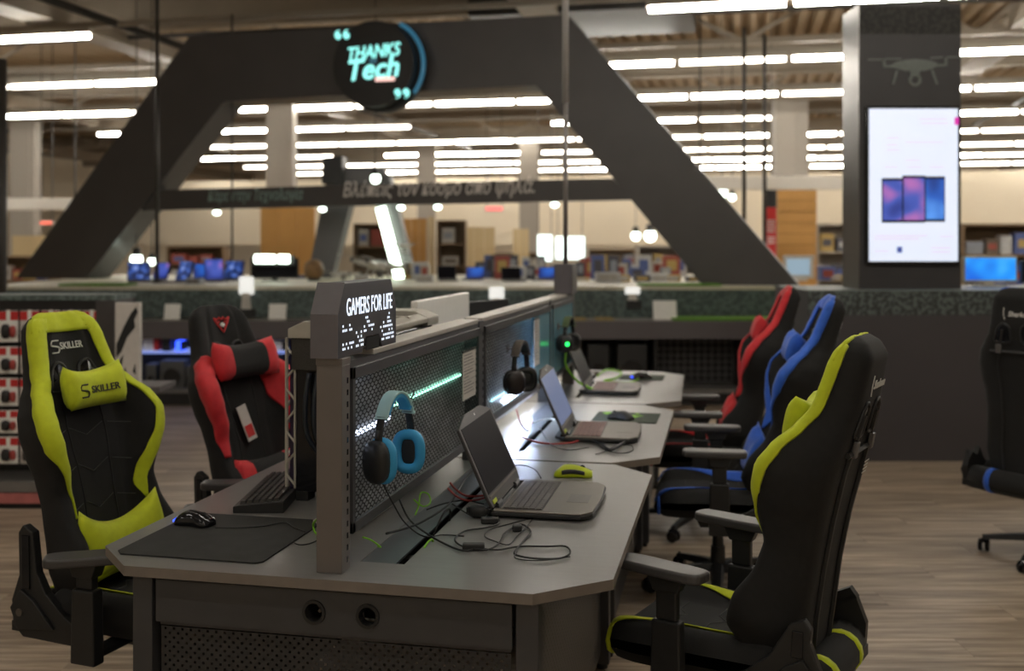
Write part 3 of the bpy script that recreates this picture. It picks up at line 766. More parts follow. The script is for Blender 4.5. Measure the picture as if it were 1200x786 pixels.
    if lever:
        lv = MB().tube([(-.08,-.02,.33),(-.20,-.05,.325),(-.29,-.09,.31),(-.33,-.12,.27)], .005, 6); l_ = lv.build('lever', black_pl, t, smooth=True)
        MB().tube([(-.325,-.117,.275),(-.345,-.13,.25),(-.375,-.15,.215)], [.007,.013,.011], 8).build('lever_handle', black_pl, l_, smooth=True)
    MB().cyl(.024,.024,.12,.31,16).cyl(.034,.031,.10,.20,16).build('gas_lift', black_pl, t, smooth=False)
    bs = empty('star_base', (0,0,0), R(base_rot)); bs.parent = t
    for i in range(5):
        Mx = Matrix.Rotation(2*math.pi*i/5, 4, 'Z')
        lg = MB(); n = 7
        for q in range(n):
            s = q/(n-1); r_ = .03+.29*s; hw = .032-.014*s; z1 = .128-.045*s**1.3; z0 = z1-.036+.014*s
            lg.v += [tuple(Mx @ Vector(p)) for p in ((r_,-hw,z0),(r_,hw,z0),(r_,hw*.7,z1),(r_,-hw*.7,z1))]
        for q in range(n-1):
            o = q*4
            for e in range(4): lg.f.append((o+e,o+(e+1)%4,o+4+(e+1)%4,o+4+e)); lg.m.append(0)
        lg.f += [(3,2,1,0),(n*4-4,n*4-3,n*4-2,n*4-1)]; lg.m += [0,0]
        lg.build('base_leg', black_pl, bs, bevel=.003)
        cs = MB(); a = Matrix.Rotation(R(40+70*i),4,'Z')
        Mc = Mx @ Matrix.Translation((.315,0,0)) @ a
        for sx in (-1,1):
            cs.lathe([(.008,.006),(.026,.006),(.031,.010),(.031,.022),(.026,.027),(.012,.027)], 16, Mc @ Matrix.Translation((0,0,.031)) @ Matrix.Rotation(sx*math.pi/2,4,'Y'))
        cs.tube([Mc @ Vector((0,-.012,.05)), Mc @ Vector((0,0,.085))], .007, 6)
        cs.ball(.016,.030,.014, Mc @ Matrix.Translation((0,0,.056)), 10, 6)
        cs.build('caster', black_gl, bs, smooth=False)
    return t
def place(o, r, d, fr, fd):           # seat centre and facing direction in lens coordinates
    p = W(r, d, 0); q = W(fr, fd, 0); o.location = p; o.rotation_euler = (0,0, math.atan2(q.y, q.x) - math.pi/2)
place(make_chair('gaming_chair', 'black and lime racing chair at left, facing right, with two lime pillows', None, fab_yel, logo='skiller', lean=13, top=1.33, arm_z=.655, arm_yaw=(35,35), lever=True, prong=(.53,.695), bol_k=1.0),
      -1.135, 3.40, .935, -.355)
place(make_chair('gaming_chair', 'black and lime racing chair seen from behind, nearest on the right', None, fab_yel, logo='sharkoon', lean=11, top=1.325, arm_z=.70, arm_yaw=(-10,-10), arm_back=.045, prong=(.60,.56), base_rot=20, lumbar=False),
      .615, 3.085, -.845, .53)
bpy.data.objects['gaming_chair.001'].scale = (.92,1.03,.99)
place(make_chair('gaming_chair', 'black and blue racing chair at the middle desk, facing left', None, fab_blu, logo='sharkoon', prong=(.60,.56), lean=18, top=1.33, arm_z=.69, base_rot=34, lumbar=True),
      .93, 4.78, -.985, .17)
place(make_chair('gaming_chair', 'black and red racing chair on the right, behind the blue one', None, fab_red, logo='none', prong=(.60,.56), lean=17, top=1.33, arm_z=.69, base_rot=10),
      1.03, 5.80, -.985, .17)
place(make_chair('gaming_chair', 'black and red racing chair on the left with red V emblem on its head', None, fab_red, style='wing', logo='red', body=fab_blk, lean=16, top=1.30, arm_z=.66, arm_yaw=(30,30), arm_back=-.06, prong=(.53,.66)),
      -.86, 4.28, .88, -.47)
place(make_chair('gaming_chair', 'black chair with blue trim cut by the right edge, seen from behind', None, fab_blu, logo='sharkoon', prong=(.53,.53), lean=2.5, top=1.35, base_rot=64, arm_back=.12, arm_z=.62),
      2.67, 5.22, .86, .51)

# price tag hanging on the left red chair
_r = bpy.data.objects['gaming_chair.004']
_t = MB().box(-.028,.028,0,.003,-.075,.075, Matrix.Translation((.02,-.262,.82)) @ Matrix.Rotation(R(16),4,'X') @ Matrix.Rotation(R(12),4,'Y')).build('hang_tag', paper, _r)
MB().box(-.022,.022,.003,.0045,-.060,-.010, Matrix.Translation((.02,-.262,.82)) @ Matrix.Rotation(R(16),4,'X') @ Matrix.Rotation(R(12),4,'Y')).build('printed_patch', red_ink, _t)
# ================================================================ things on the desks
ZT = .7405
def laptop(label, x, y, rz, sc_=1.0, open_deg=24, lit=None, wd=.44, dp=.30, keysm=None, accent=lime_pl):
    # local: hinge toward -x, user at +x, width along y
    t = empty('laptop', (x,y,ZT), rz, label, 'laptop')
    a = wd/2; b_ = dp/2
    out = [(-b_-.045,-a+.05),(-b_,-a),(b_-.03,-a),(b_,-a+.04),(b_+.006,0),(b_,a-.04),(b_-.03,a),(-b_,a),(-b_-.045,a-.05)]
    MB().prism(out, .006, .018).build('base', black_pl, t, bevel=.003)
    MB().prism([(p[0]*.985,p[1]*.985) for p in out[1:8]], .0182, .023).build('deck', alu, t, bevel=.002)
    MB().box(-b_+.028,-b_+.150,-a+.03,a-.03,.0225,.0236).build('keyboard_tray', black_pl, t)
    ks = MB(); nr = 6
    for r_ in range(nr):
        x0 = -b_+.031+r_*.0197; y_ = -a+.034; nk = 18
        while y_ < a-.045:
            kw = .0185 if not (r_ == nr-1 and -a+.13 < y_ < -a+.22) else .10
            ks.box(x0, x0+.0165, y_, min(y_+kw-.003, a-.033), .0236, .0262); y_ += kw
    k_ = ks.build('keys', keysm or key_m, t); k_['kind'] = 'stuff'
    MB().box(b_-.095,b_-.028,-.075,.03,.0229,.0236).build('touchpad', grey_pl if not lit else alu, t, bevel=.0005)
    MB().box(-b_-.02,-b_+.022,-a+.03,a-.03,.018,.024).build('vent_strip', black_gl, t)
    for sy in (-1,1): MB().cyl(.009,.009,-.03,.03,12,Matrix.Translation((-b_+.004,sy*(a-.08),.026)) @ Matrix.Rotation(math.pi/2,4,'X')).build('hinge', black_pl, t)
    for (px_,py_) in ((-b_+.02,-a+.05),(-b_+.02,a-.05),(b_-.04,-a+.05),(b_-.04,a-.05)):
        pass
    MB().box(-b_,b_-.05,-a+.05,a-.05,0,.006).build('rubber_feet', black_pl, t)
    # lid
    M = Matrix.Translation((-b_+.004,0,.026)) @ Matrix.Rotation(-R(open_deg),4,'Y')
    hl = .285
    lid = MB(); lid.prism([(-a+.012,0),(-a,.03),(-a,hl-.03),(-a+.11,hl),(a-.11,hl),(a,hl-.03),(a,.03),(a-.012,0)], -.010, 0, 'x', M)
    l_ = lid.build('lid', mat('lid_dark',(.055,.05,.048),.45,var=.05), t, bevel=.002)
    MB().box(0,.0012,-a+.018,a-.018,.042,hl-.032,M).build('screen', lit or screen_off, l_)
    MB().box(.0,.0015,-a+.02,a-.02,.030,.036,M).build('bezel_strip', alu, l_)
    MB().box(.0002,.0016,-.004,.004,hl-.018,hl-.012,M).build('webcam', white_ink, l_)
    MB().box(-.002,.0025,-a+.03,-a+.075,.008,.020,M).build('accent_sticker', accent, l_)
    return t
laptop('nearest open laptop with black screen, on the front desk', -.588, 3.305, R(1.0))
scr2 = mat('lit_desktop', (.05,.06,.1), .2, emit=(.16,.20,.34), es=.55, var=.02)
redkeys = mat('red_lit_keys', (.16,.12,.11), .5, emit=(1,.2,.15), es=.03, var=.1)
laptop('second open laptop with lit blue screen and reddish keys', -.580, 4.54, R(2.5), lit=scr2, wd=.42, keysm=redkeys)
laptop('farthest open laptop, dark lid, on the last desk', -.70, 5.93, R(2), wd=.40, dp=.28, keysm=redkeys)
# small windows on the lit screen
# laptop price cards on the panel
for (y0,y1,z0,z1,lab) in ((3.62,3.80,1.005,1.175,'tall white price card on the first perforated panel'),(4.93,5.06,.98,1.20,'narrow white price card between the second and last panel')):
    t = empty('price_card', (x1+.004,y0,z0), 0, lab, 'card')
    MB().box(0,.003,0,y1-y0,0,z1-z0).build('card', paper, t)
    MB().box(-.001,0.0045,-.004,y1-y0+.004,z1-z0-.002,z1-z0+.006).build('card_holder', black_pl, t)
    q = MB(); random.seed(5)
    for i in range(13):
        zz = (z1-z0)*(.92-.066*i)
        if i in (4,8): q.box(.003,.0036,.006,y1-y0-.006,zz,zz+.0015); continue
        q.box(.003,.0036,.012,.012+(y1-y0-.03)*random.uniform(.4,1),zz,zz+.003)
    q.build('printed_lines', grey_pl, t)['kind'] = 'stuff'

def oval_ring(mb, rx, ry, tube_r, M, n=28, k=10, e=.75):
    sg = lambda q: math.copysign(abs(q)**e, q)
    mb.tube([M @ Vector((rx*sg(math.cos(2*math.pi*i/n)), ry*sg(math.sin(2*math.pi*i/n)), 0)) for i in range(n)], tube_r, k, closed=True)
def headset(label, L_, R_, top, cushion, shell, band_out, band_in, swl, swr, glow=None, mic=None, cupr=(.030,.040)):
    # L_, R_: cup centres; top: crown of the band; swl/swr: outward normals of the cups
    L_, R_, top = Vector(L_), Vector(R_), Vector(top); mid = (L_+R_)/2
    t = empty('headset', (mid.x,mid.y,L_.z-.06), 0, label, 'headset')
    O = Vector((mid.x,mid.y,L_.z-.06)); L2, R2, T2 = L_-O, R_-O, top-O
    ax = (R2-L2); half = ax.length/2; ax.normalize(); upv = Vector((0,0,1)); nrm = ax.cross(upv)
    m2 = (L2+R2)/2; hgt = T2.z - m2.z
    def arc(a, ex=0): return m2 + ax*((half+ex)*math.copysign(abs(math.cos(a))**.95, -math.cos(a))*1.12) + upv*((hgt+ex)*abs(math.sin(a))**.95)
    def strip(nm, a0, a1, wdt, th, m, ex, n=22):
        b = MB()
        for i in range(n+1):
            a = a0+(a1-a0)*i/n; p = arc(a, ex); q = arc(a, ex+th)
            b.v += [tuple(p-nrm*wdt), tuple(p+nrm*wdt), tuple(q+nrm*wdt), tuple(q-nrm*wdt)]
        for i in range(n):
            o = i*4
            for e in range(4): b.f.append((o+e,o+(e+1)%4,o+4+(e+1)%4,o+4+e)); b.m.append(0)
        b.f += [(0,1,2,3),(n*4+3,n*4+2,n*4+1,n*4)]; b.m += [0,0]
        return b.build(nm, m, t, smooth=True, bevel=.002)
    strip('headband', R(38), R(142), .019, .007, band_out, 0)
    strip('band_pad', R(48), R(132), .017, .010, band_in, -.0105)
    strip('slider', R(10), R(40), .011, .006, shell, 0, 8); strip('slider', R(140), R(170), .011, .006, shell, 0, 8)
    for c, nn in ((L2, Vector(swl)), (R2, Vector(swr))):
        nn = nn.normalized(); xx = upv.cross(nn).normalized(); M = basis(c, xx, nn.cross(xx))
        # M z axis = outward normal
        s = MB(); s.ball(cupr[0]+.008, cupr[1]+.010, .024, M @ Matrix.Translation((0,0,.016)), 18, 10, .8); cup = s.build('ear_cup', shell, t, smooth=True)
        s = MB(); oval_ring(s, cupr[0], cupr[1], .0145, M @ Matrix.Translation((0,0,-.008)), 28, 10); s.build('cushion', cushion, cup, smooth=True)
        s = MB(); s.ball(cupr[0]*.8, cupr[1]*.8, .006, M @ Matrix.Translation((0,0,-.004)), 16, 6, .6); s.build('driver_cloth', black_pl, cup, smooth=True)
        if glow:
            s = MB(); s.ball(.011,.011,.004, M @ Matrix.Translation((0,0,.041)), 12, 6); s.build('glowing_logo', glow, cup, smooth=True)
        s = MB(); s.tube([M @ Vector((0,cupr[1]+.004,.012)), M @ Vector((0,cupr[1]+.035,.006))], .007, 6); s.build('yoke', shell, cup, smooth=True)
    return t
headset('sky-blue headset hanging on the first perforated panel', (-.938,2.665,.985), (-.905,2.815,.985), (-.92,2.745,1.155), sky_pl, black_pl, sky_hi, sky_pl,
        (-.35,-.94,0), (.02,1,0), cupr=(.034,.048))
headset('black headset hanging on the second panel', (-.925,4.30,.985), (-.90,4.42,.985), (-.91,4.36,1.15), black_pl, mat('maroon_black',(.018,.012,.012),.35,var=.1), mat('worn_brown_band',(.10,.08,.065),.5,var=.15,scale=60), black_pl,
        (.45,-.9,0), (-.3,.95,0), cupr=(.034,.040))
headset('green-lit headset hanging on the last panel', (-.925,5.58,1.03), (-.90,5.68,1.03), (-.91,5.62,1.165), black_pl, black_pl, mat('olive_band',(.10,.14,.06),.5,var=.2,scale=50), black_pl,
        (.45,-.9,0), (-.3,.95,0), glow=glow_green, cupr=(.032,.036))
headset('black headset with gold edges hanging on the left side of the first panel', (-1.135,2.93,.98), (-1.105,3.05,.98), (-1.12,2.99,1.13), black_pl, mat('gold_black',(.07,.06,.03),.4,var=.2), black_pl, black_pl,
        (-.4,-.9,0), (.3,.95,0), glow=None)
tag(MB().tube([(x0-.002,2.99,1.118),(x0-.085,2.99,1.118),(x0-.09,2.99,1.126)], .003, 6).build('headset_hook', grey_pl), 'small grey hook holding the headset on the left side', 'hook')

def mouse(label, x, y, rz, body, side=None, glow=None, L_=.125, wd=.066, hg=.040, z=ZT, wheelm=None):
    # local +x is the front (buttons)
    t = empty('computer_mouse', (x,y,z), rz, label, 'mouse')
    def shape(a, c, top=True):
        # a: -1 back .. 1 front, c: -1..1 across
        w_ = wd/2*(1-.22*math.exp(-((a-.1)/.35)**2))*(1-max(0,(abs(a)-.7)/.3)**2.2*.45)
        h_ = hg*(1-.55*((a+.25)/1.25)**2 if a > -.25 else 1-.75*((a+.25)/.75)**2)
        k = (1-abs(c)**2.6)**.55 if abs(c) < 1 else 0
        return Vector((a*L_/2, c*w_, .003 + (h_-.003)*(.25+.75*k) if top else .001))
    us = [-1+2*i/16 for i in range(17)]; vs_ = [-1+2*i/14 for i in range(15)]
    b = MB(); b.grid(lambda a,c: shape(a,c), us, vs_); b.grid(lambda a,c: shape(a,c,False), us, vs_, flip=True)
    for c in (-1,1): b.grid(lambda a,k: shape(a,c)*k + shape(a,c,False)*(1-k), us, [0,1], flip=(c > 0))
    for a in (-1,1): b.grid(lambda c,k: shape(a,c)*k + shape(a,c,False)*(1-k), vs_, [0,1], flip=(a < 0))
    b.build('body', body, t, smooth=True, weld=True)
    MB().box(.005,L_/2+.001,-.0012,.0012,hg*.55,hg*.56).build('button_gap', black_gl, t)
    sp = MB(); sp.grid(lambda a,c: shape(a,c)+Vector((0,0,.0012)), [-.35+1.3*i/10 for i in range(11)], [-.13+.26*i/3 for i in range(4)]); sp.build('centre_strip', side or black_pl, t, smooth=True)
    MB().cyl(.010,.010,-.004,.004,14,Matrix.Translation((L_*.24,0,hg*.72)) @ Matrix.Rotation(math.pi/2,4,'X')).build('scroll_wheel', wheelm or black_pl, t)
    if side:
        for c in (-1,1):
            q = MB(); q.grid(lambda a,k: shape(a,c*(.86+.14*k))+Vector((0,c*.0012,.0006)), [-.6+1.2*i/10 for i in range(11)], [0,.5,1]); q.build('side_grip', side, t, smooth=True, solid=.001)
    if glow:
        q = MB(); q.tube([(-L_/2*.98+.002*abs(c), c*wd*.36, .010+.004*(1-abs(c))) for c in (-1,-.6,-.2,.2,.6,1)], .0035, 6); q.build('light_ring', glow, t, smooth=True)
    return t
mpad = empty('mouse_pad', (-1.415,2.725,ZT), R(0), 'large charcoal cloth mouse pad on the front left of the desk', 'mouse pad')
MB().prism([(-.213,-.19),(-.19,-.215),(.195,-.215),(.21,-.20),(.21,.20),(.195,.215),(-.195,.215),(-.213,.195)], 0, .004).build('mat', mousepad_m, mpad, bevel=.001)
mouse('black mouse glowing blue on the charcoal mouse pad', -1.558, 2.815, R(-10), black_gl, glow=glow_blue, z=ZT+.004, L_=.122)
tag(MB().prism([(-.15,-.14),(.15,-.14),(.15,.14),(-.15,.14)],0,.003).build('mouse_pad', teal_pad, loc=(-.535,5.00,ZT), rot=(0,0,R(0))), 'green-patterned mouse pad on the middle desk', 'mouse pad')
pd2 = bpy.data.objects['mouse_pad.001'] if 'mouse_pad.001' in bpy.data.objects else None
b = MB(); random.seed(8)
for i in range(16):
    a = random.uniform(-.14,.06); c = random.uniform(-.06,.12); r_ = random.uniform(.012,.035)
    b.prism([(a+r_*math.cos(q)*random.uniform(.5,1.2), c+r_*math.sin(q)*random.uniform(.5,1.2)) for q in [2*math.pi*k/8 for k in range(8)]], .003+.00002*i, .0034+.00002*i)
b.build('printed_splashes', lime_dk, pd2)['kind'] = 'stuff'
mouse('black mouse on the green-patterned mouse pad', -.555, 4.93, R(160), black_pl, z=ZT+.0035)
tag(MB().prism([(-.13,-.12),(.13,-.12),(.13,.12),(-.13,.12)],0,.003).build('mouse_pad', teal_pad, loc=(-.60,6.52,ZT)), 'small dark mouse pad on the farthest desk', 'mouse pad')
mouse('small mouse glowing blue on the farthest desk', -.60, 6.45, R(20), black_gl, glow=glow_blue, z=ZT+.0032)
mouse('lime yellow mouse behind the nearest laptop', -.584, 3.70, R(8), lime_pl, side=black_pl, L_=.135, hg=.042)

# keyboards
def keyboard(name, label, x, y, rz, body, keym, L_=.44, wd=.155, lift=.022, z=ZT):
    t = empty(name, (x,y,z), rz, label, 'keyboard')
    MB().prism([(-wd/2,0),(-wd/2,.020),(-wd/2+.02,.024),(wd/2,.036),(wd/2,.0)], -L_/2, L_/2, 'y').build('case', body, t, bevel=.002)
    k = MB(); nr = 6
    for r_ in range(nr):
        y_ = -L_/2+.012; x_ = -wd/2+.018+r_*.0205; zz = .0235+.0018*r_
        while y_ < L_/2-.02:
            kw = .019 if random.random() < .93 else .03
            k.add([(x_,y_,zz),(x_+.0175,y_,zz),(x_+.0175,y_+kw-.003,zz),(x_,y_+kw-.003,zz),(x_+.003,y_+.002,zz+.0105),(x_+.0155,y_+.002,zz+.0115),(x_+.0155,y_+kw-.005,zz+.0115),(x_+.003,y_+kw-.005,zz+.0105)],
                  [(0,3,2,1),(4,5,6,7),(0,1,5,4),(1,2,6,5),(2,3,7,6),(3,0,4,7)])
            y_ += kw
    k.build('keys', keym, t)['kind'] = 'stuff'
    return t
keyboard('keyboard', 'black keyboard on the left side beside the tower computer', -1.487, 3.20, R(12), black_pl, mat('keycap_black',(.035,.034,.03),.4,var=.1))
t = empty('white_tray', (-1.13, 2.955, ZT), 0, 'thin pale base plate behind the partition post on the left', 'base')
MB().prism([(-.10,-.05),(.055,-.085),(.06,.2),(-.09,.2)],.0,.012).build('plate', white_pl, t, bevel=.002)

# tower computer with cage frame
t = empty('tower_computer', (-1.27,3.50,ZT), R(0), 'tall black tower computer with pale angular frame behind the post', 'computer')
bx, by, hz = .125, .34, .52
MB().box(-bx,bx,-by,by,.03,hz).build('case', black_gl, t, bevel=.004)
for (a,c) in ((-bx+.02,-by+.03),(bx-.02,-by+.03),(-bx+.02,by-.03),(bx-.02,by-.03)):
    MB().box(a-.02,a+.02,c-.03,c+.03,0,.03).build('foot', black_pl, t)
cg = mat('pale_frame', (.46,.43,.37), .4, metal=.2, var=.05)
tp = MB(); tp.prism([(-bx-.02,hz),(bx+.02,hz),(bx+.02,hz+.03),(bx-.035,hz+.055),(-bx+.035,hz+.055),(-bx-.02,hz+.03)], -by-.02, -by+.10, 'y')
tp.prism([(-bx-.02,hz),(bx+.02,hz),(bx+.02,hz+.03),(bx-.035,hz+.055),(-bx+.035,hz+.055),(-bx-.02,hz+.03)], by-.12, by+.02, 'y')
tp.prism([(-bx-.02,hz+.012),(-bx+.03,hz+.012),(-bx+.02,hz+.045),(-bx-.02,hz+.03)], -by+.10, by-.12, 'y')
tp.prism([(bx+.02,hz+.012),(bx-.03,hz+.012),(bx-.02,hz+.045),(bx+.02,hz+.03)], -by+.10, by-.12, 'y')
for q in (-.1,.07): tp.box(-bx,bx,q-.012,q+.012,hz+.02,hz+.045)
tp.build('top_frame', cg, t, bevel=.003)
MB().box(-bx-.01,bx+.01,-by-.012,-by,hz-.10,hz).build('front_grille', mat('mesh_dark',(.035,.032,.028),.5,var=.3,scale=300), t)
MB().box(-bx-.026,-bx-.001,-by+.012,by-.02,.03,hz-.005).build('side_housing', mat('violet_housing',(.035,.022,.06),.3,var=.15,scale=9), t)
lt = MB(); xx = -bx-.032; yy = -by-.004
lt.tube([(-bx-.002,yy,.04),(-bx-.002,yy,hz-.08)],.004,6)
for i in range(7): lt.tube([(xx,yy,.05+.068*i),(-bx-.002,yy,.085+.068*i)] if i%2 else [(-bx-.002,yy,.05+.068*i),(xx,yy,.085+.068*i)],.004,5)
lt.tube([(xx,-by,.04),(xx,-by,hz)],.006,6); lt.tube([(xx,-by+.09,.05),(xx,-by+.09,hz)],.006,6)
for i in range(6): lt.tube([(xx,-by,.06+.08*i),(xx,-by+.09,.10+.08*i)] if i%2 else [(xx,-by+.09,.06+.08*i),(xx,-by,.10+.08*i)],.005,5)
lt.build('side_lattice', cg, t)
MB().box(-bx-.029,-bx-.026,-by+.02,-by+.30,.05,hz-.03).build('tinted_window', mat('violet_window',(.03,.012,.09),.2,emit=(.10,.03,.3),es=.25,var=.05), t)
hs = MB()
for q in range(3): hs.tube(smooth_pts([(-bx+.05+.03*q,-by-.012,hz-.11),(-bx+.045+.03*q,-by-.03,hz-.2),(-bx+.05+.03*q,-by-.03,hz-.30),(-bx+.08+.03*q,-by-.012,hz-.36)],4),.0085,6)
hs.build('coolant_hose', mat('dark_hose',(.015,.02,.03),.4,var=.1), t, smooth=True)
# screens standing on the left side, seen from behind over the rail
def monitor(label, c, wdt, z0, z1, rz, m, th=.03, name='monitor'):
    t = empty(name, (c[0],c[1],ZT), rz, label, 'monitor')
    MB().box(-th/2,th/2,-wdt/2,wdt/2,z0-ZT,z1-ZT).build('screen_back', m, t, bevel=.006)
    MB().box(-.07-th,-th/2+.0,-.03,.03,.02,(z0+z1)/2-ZT+.05).build('stand_neck', m, t, bevel=.004)
    MB().box(-.16,.10,-.13,.13,0,.016).build('stand_foot', m, t, bevel=.004)
    return t
monitor('wide white monitor back rising behind the rail', (-1.34,4.66), .86, .92, 1.322, 0, mat('white_shell',(.92,.90,.85),.4,var=.02))
monitor('dark monitor behind the rail of the second bay', (-1.36,5.58), .42, .95, 1.255, R(-20), black_pl)

# pole with its box at the end of the partition
px_, py_ = x1-.025, 6.03
t = empty('service_pole', (px_,py_,1.276), 0, 'slim grey pole rising from the partition to the ceiling', 'pole')
MB().box(-.05,.05,-.10,.10,0,.17).build('junction_box', mat('violet_grey',(.10,.09,.10),.5,var=.05), t, bevel=.003)
MB().box(.048,.054,-.08,.08,.02,.16).build('socket_plate', grey_pl, t)
MB().tube([(0,0,.17),(0,0,1.1)], .013, 10).build('tube', metal_post, t, smooth=True)
MB().tube([(0,0,1.1),(0,0,3.9)], .019, 10).build('tube', mat('pole_grey',(.5,.48,.46),.4,metal=.4,var=.05), t, smooth=True)

# ---------------------------------------------------------------- cables
def cable(label, pts, r, m, z=None, name='cable', zs=None, plug=None):
    P = []
    for i, p in enumerate(pts):
        if len(p) == 2: P.append(G(p[0], p[1], ZT + r + .0006 + .0035*(i % 2)))
        else: P.append(G(p[0], p[1], p[2]))
    o = MB(); o.tube(smooth_pts(P, 5), r, 6); q = o.build(name, m, smooth=True)
    return tag(q, label, 'cable')
cable('black cable looping from the tray to the ferrite bead', [(462,568,.84),(470,590,.80),(481,610,.755),(505,628),(530,641),(545,645),(556,643)], .0028, cable_m)
cable('long black cable looped in front of the nearest laptop', [(562,642),(583,644),(610,640),(640,640),(663,640),(668,648),(655,654),(625,654),(605,650),(604,645),(615,632),(622,622),(610,614),(592,624),(585,636),(570,644),(545,641),(533,632),(545,622),(570,618),(585,612),(580,602)], .0026, cable_m)
cable('thin black cable crossing in front of the nearest laptop', [(625,606),(618,616),(606,628),(596,638),(580,634),(568,628),(575,620),(600,613),(618,608),(630,604)], .0018, cable_m)
cable('thin cable lying flat below the big loop', [(606,646),(603,653),(615,656),(640,656),(668,652)], .0015, cable_m)
cable('black cable from tray to the laptop hinge', [(500,597),(520,590),(545,586),(565,590),(578,592)], .0022, cable_m)
cable('black cable curving to the laptop plug', [(530,590),(545,600),(556,606)], .0022, cable_m)
for (px_,py_,lab,dx) in ((555,644,'black ferrite bead on the cable on the desk',.03),(574,613,'black cable plug beside the laptop',.026),(606,622,'small cable knot tied in front of the laptop',.014)):
    p = G(px_,py_,ZT)
    tag(MB().box(-dx,dx,-.011,.011,0,.018).build('cable_bead', black_pl, loc=p, rot=(0,0,R(12)), bevel=.004), lab, 'cable')
p = G(560,606,ZT); t = empty('power_plug', p, 0, 'chunky black connectors at the rear corner of the nearest laptop', 'plug')
MB().ball(.03,.018,.018,Matrix.Translation((0,0,.018)),12,8,.7).build('plug_body', black_pl, t, smooth=True)
MB().box(-.035,.04,-.006,.006,.012,.03).build('connector', black_gl, t, bevel=.003)
cable('black mouse cable behind the nearest laptop', [(634,560),(628,551),(618,546),(606,545),(596,548)], .0018, cable_m)
cable('thin mouse cable across the charcoal mouse pad', [(252,618,.752),(280,618,.7465),(310,616,.7465),(333,612,.7465),(345,618,.7465),(358,623,.7465)], .0016, cable_m)
cable('thin black cable by the post on the left', [(342,634),(350,638),(362,637),(372,633)], .0018, cable_m)
cable('green cable edge left of the post', [(372,608,.80),(367,614,.77),(369,623,.75),(374,627,.745)], .0032, cable_g)
def tcable(label, pts, r, m):   # cables lying in the tray, given in desk coordinates
    o = MB(); o.tube(smooth_pts(pts, 6), r, 6); return tag(o.build('cable', m, smooth=True), label, 'cable')
tcable('lime green cable curled near the post foot', [(-.962,2.60,.80),(-.95,2.63,.785),(-.935,2.66,.76),(-.95,2.68,.755)], .0025, cable_g)
tcable('lime green cable loop in the tray below the blue headset', [(-.958,3.02,.80),(-.935,3.04,.775),(-.93,3.10,.772),(-.945,3.13,.79),(-.96,3.10,.80),(-.945,3.03,.78),(-.94,2.98,.765)], .0025, cable_g)
tcable('short lime green cable at the edge of the slot', [(-.845,2.72,.71),(-.838,2.75,.745),(-.832,2.79,.75),(-.84,2.83,.72)], .003, cable_g)
tcable('red cable bundle running from tray to laptop', [(-.94,3.36,.775),(-.91,3.33,.760),(-.87,3.30,.750),(-.83,3.32,.7465),(-.79,3.36,.7465)], .0035, cable_r)
tcable('second red cable beside the laptop', [(-.93,3.30,.770),(-.89,3.27,.752),(-.85,3.25,.747),(-.82,3.28,.7455),(-.80,3.33,.7455)], .0035, cable_r)
tcable('black cable lying along the tray', [(-.95,2.75,.77),(-.92,2.95,.748),(-.90,3.2,.745),(-.93,3.5,.75),(-.94,3.75,.76)], .0035, cable_m)
tcable('black cable hanging from the blue headset', [(-.935,2.67,.93),(-.92,2.72,.86),(-.90,2.76,.80),(-.86,2.80,.755),(-.82,2.86,.7445),(-.76,2.86,.7445)], .0022, cable_m)
tcable('grey cable at the slot clip', [(-.87,2.93,.72),(-.85,2.96,.775),(-.84,3.0,.78),(-.85,3.03,.73)], .003, cable_m)
cable('red cable in front of the second laptop', [(612,512),(630,518),(650,520),(672,518),(684,513)], .0042, cable_r)
cable('thin black cable in front of the second laptop', [(632,500),(645,520),(665,527),(690,524)], .002, cable_m)
cable('pale cable behind the second laptop', [(622,496),(640,491),(655,493),(664,500)], .004, cable_w)
cable('tangled thin cable right of the second laptop', [(700,520),(712,528),(730,531),(742,527),(738,521),(722,522),(708,529),(698,532)], .0018, cable_m)
cable('thick black cable bundle beside the second laptop', [(690,516),(705,520),(715,527),(728,520),(735,516)], .006, cable_m)
cable('green cable tangle behind the third laptop', [(700,440),(712,433),(728,436),(722,443),(708,446),(735,448),(748,444),(742,438)], .006, cable_g)
tcable('green cable hanging from the green-lit headset', [(-.92,5.60,1.0),(-.93,5.62,.92),(-.90,5.66,.85),(-.86,5.72,.80),(-.80,5.80,.76),(-.76,5.9,.75)], .006, cable_g)
tcable('pink cable in the tray of the second bay', [(-.96,4.5,.84),(-.93,4.45,.79),(-.91,4.5,.75),(-.93,4.7,.76)], .004, mat('pink_cable_rubber',(.6,.25,.25),.5,var=.1))
# ================================================================ background: counter, arch, kiosk, racks
RC = Matrix.Rotation(YAW, 4, 'Z')
def rx(px, d): return (px-HX)/F*d
def rz_(py, d): return H - (py-HY)/F*d
def cam_empty(name, r, d, z, label, cat, group=None, rot=0):
    p = W(r, d, z); return empty(name, p, YAW+rot, label, cat, group)
def speckle(name, c1, c2, scale):
    m = bpy.data.materials.new(name); m.use_nodes = True; nt = m.node_tree; L = nt.links.new; b = nt.nodes['Principled BSDF']
    n = nt.nodes.new('ShaderNodeTexNoise'); n.inputs['Scale'].default_value = scale; n.inputs['Detail'].default_value = 2
    cr = nt.nodes.new('ShaderNodeValToRGB'); e = cr.color_ramp.elements; e[0].position = .47; e[0].color = (*c1,1); e[1].position = .55; e[1].color = (*c2,1)
    tc = nt.nodes.new('ShaderNodeTexCoord'); L(tc.outputs['Object'], n.inputs['Vector']); L(n.outputs['Fac'], cr.inputs[0]); L(cr.outputs[0], b.inputs['Base Color'])
    b.inputs['Roughness'].default_value = .7
    return m
teal = speckle('teal_speckled_front', (.07,.095,.09), (.13,.17,.16), 30)
fascia_m = mat('plum_grey', (.115,.102,.108), .5, var=.04, scale=2)
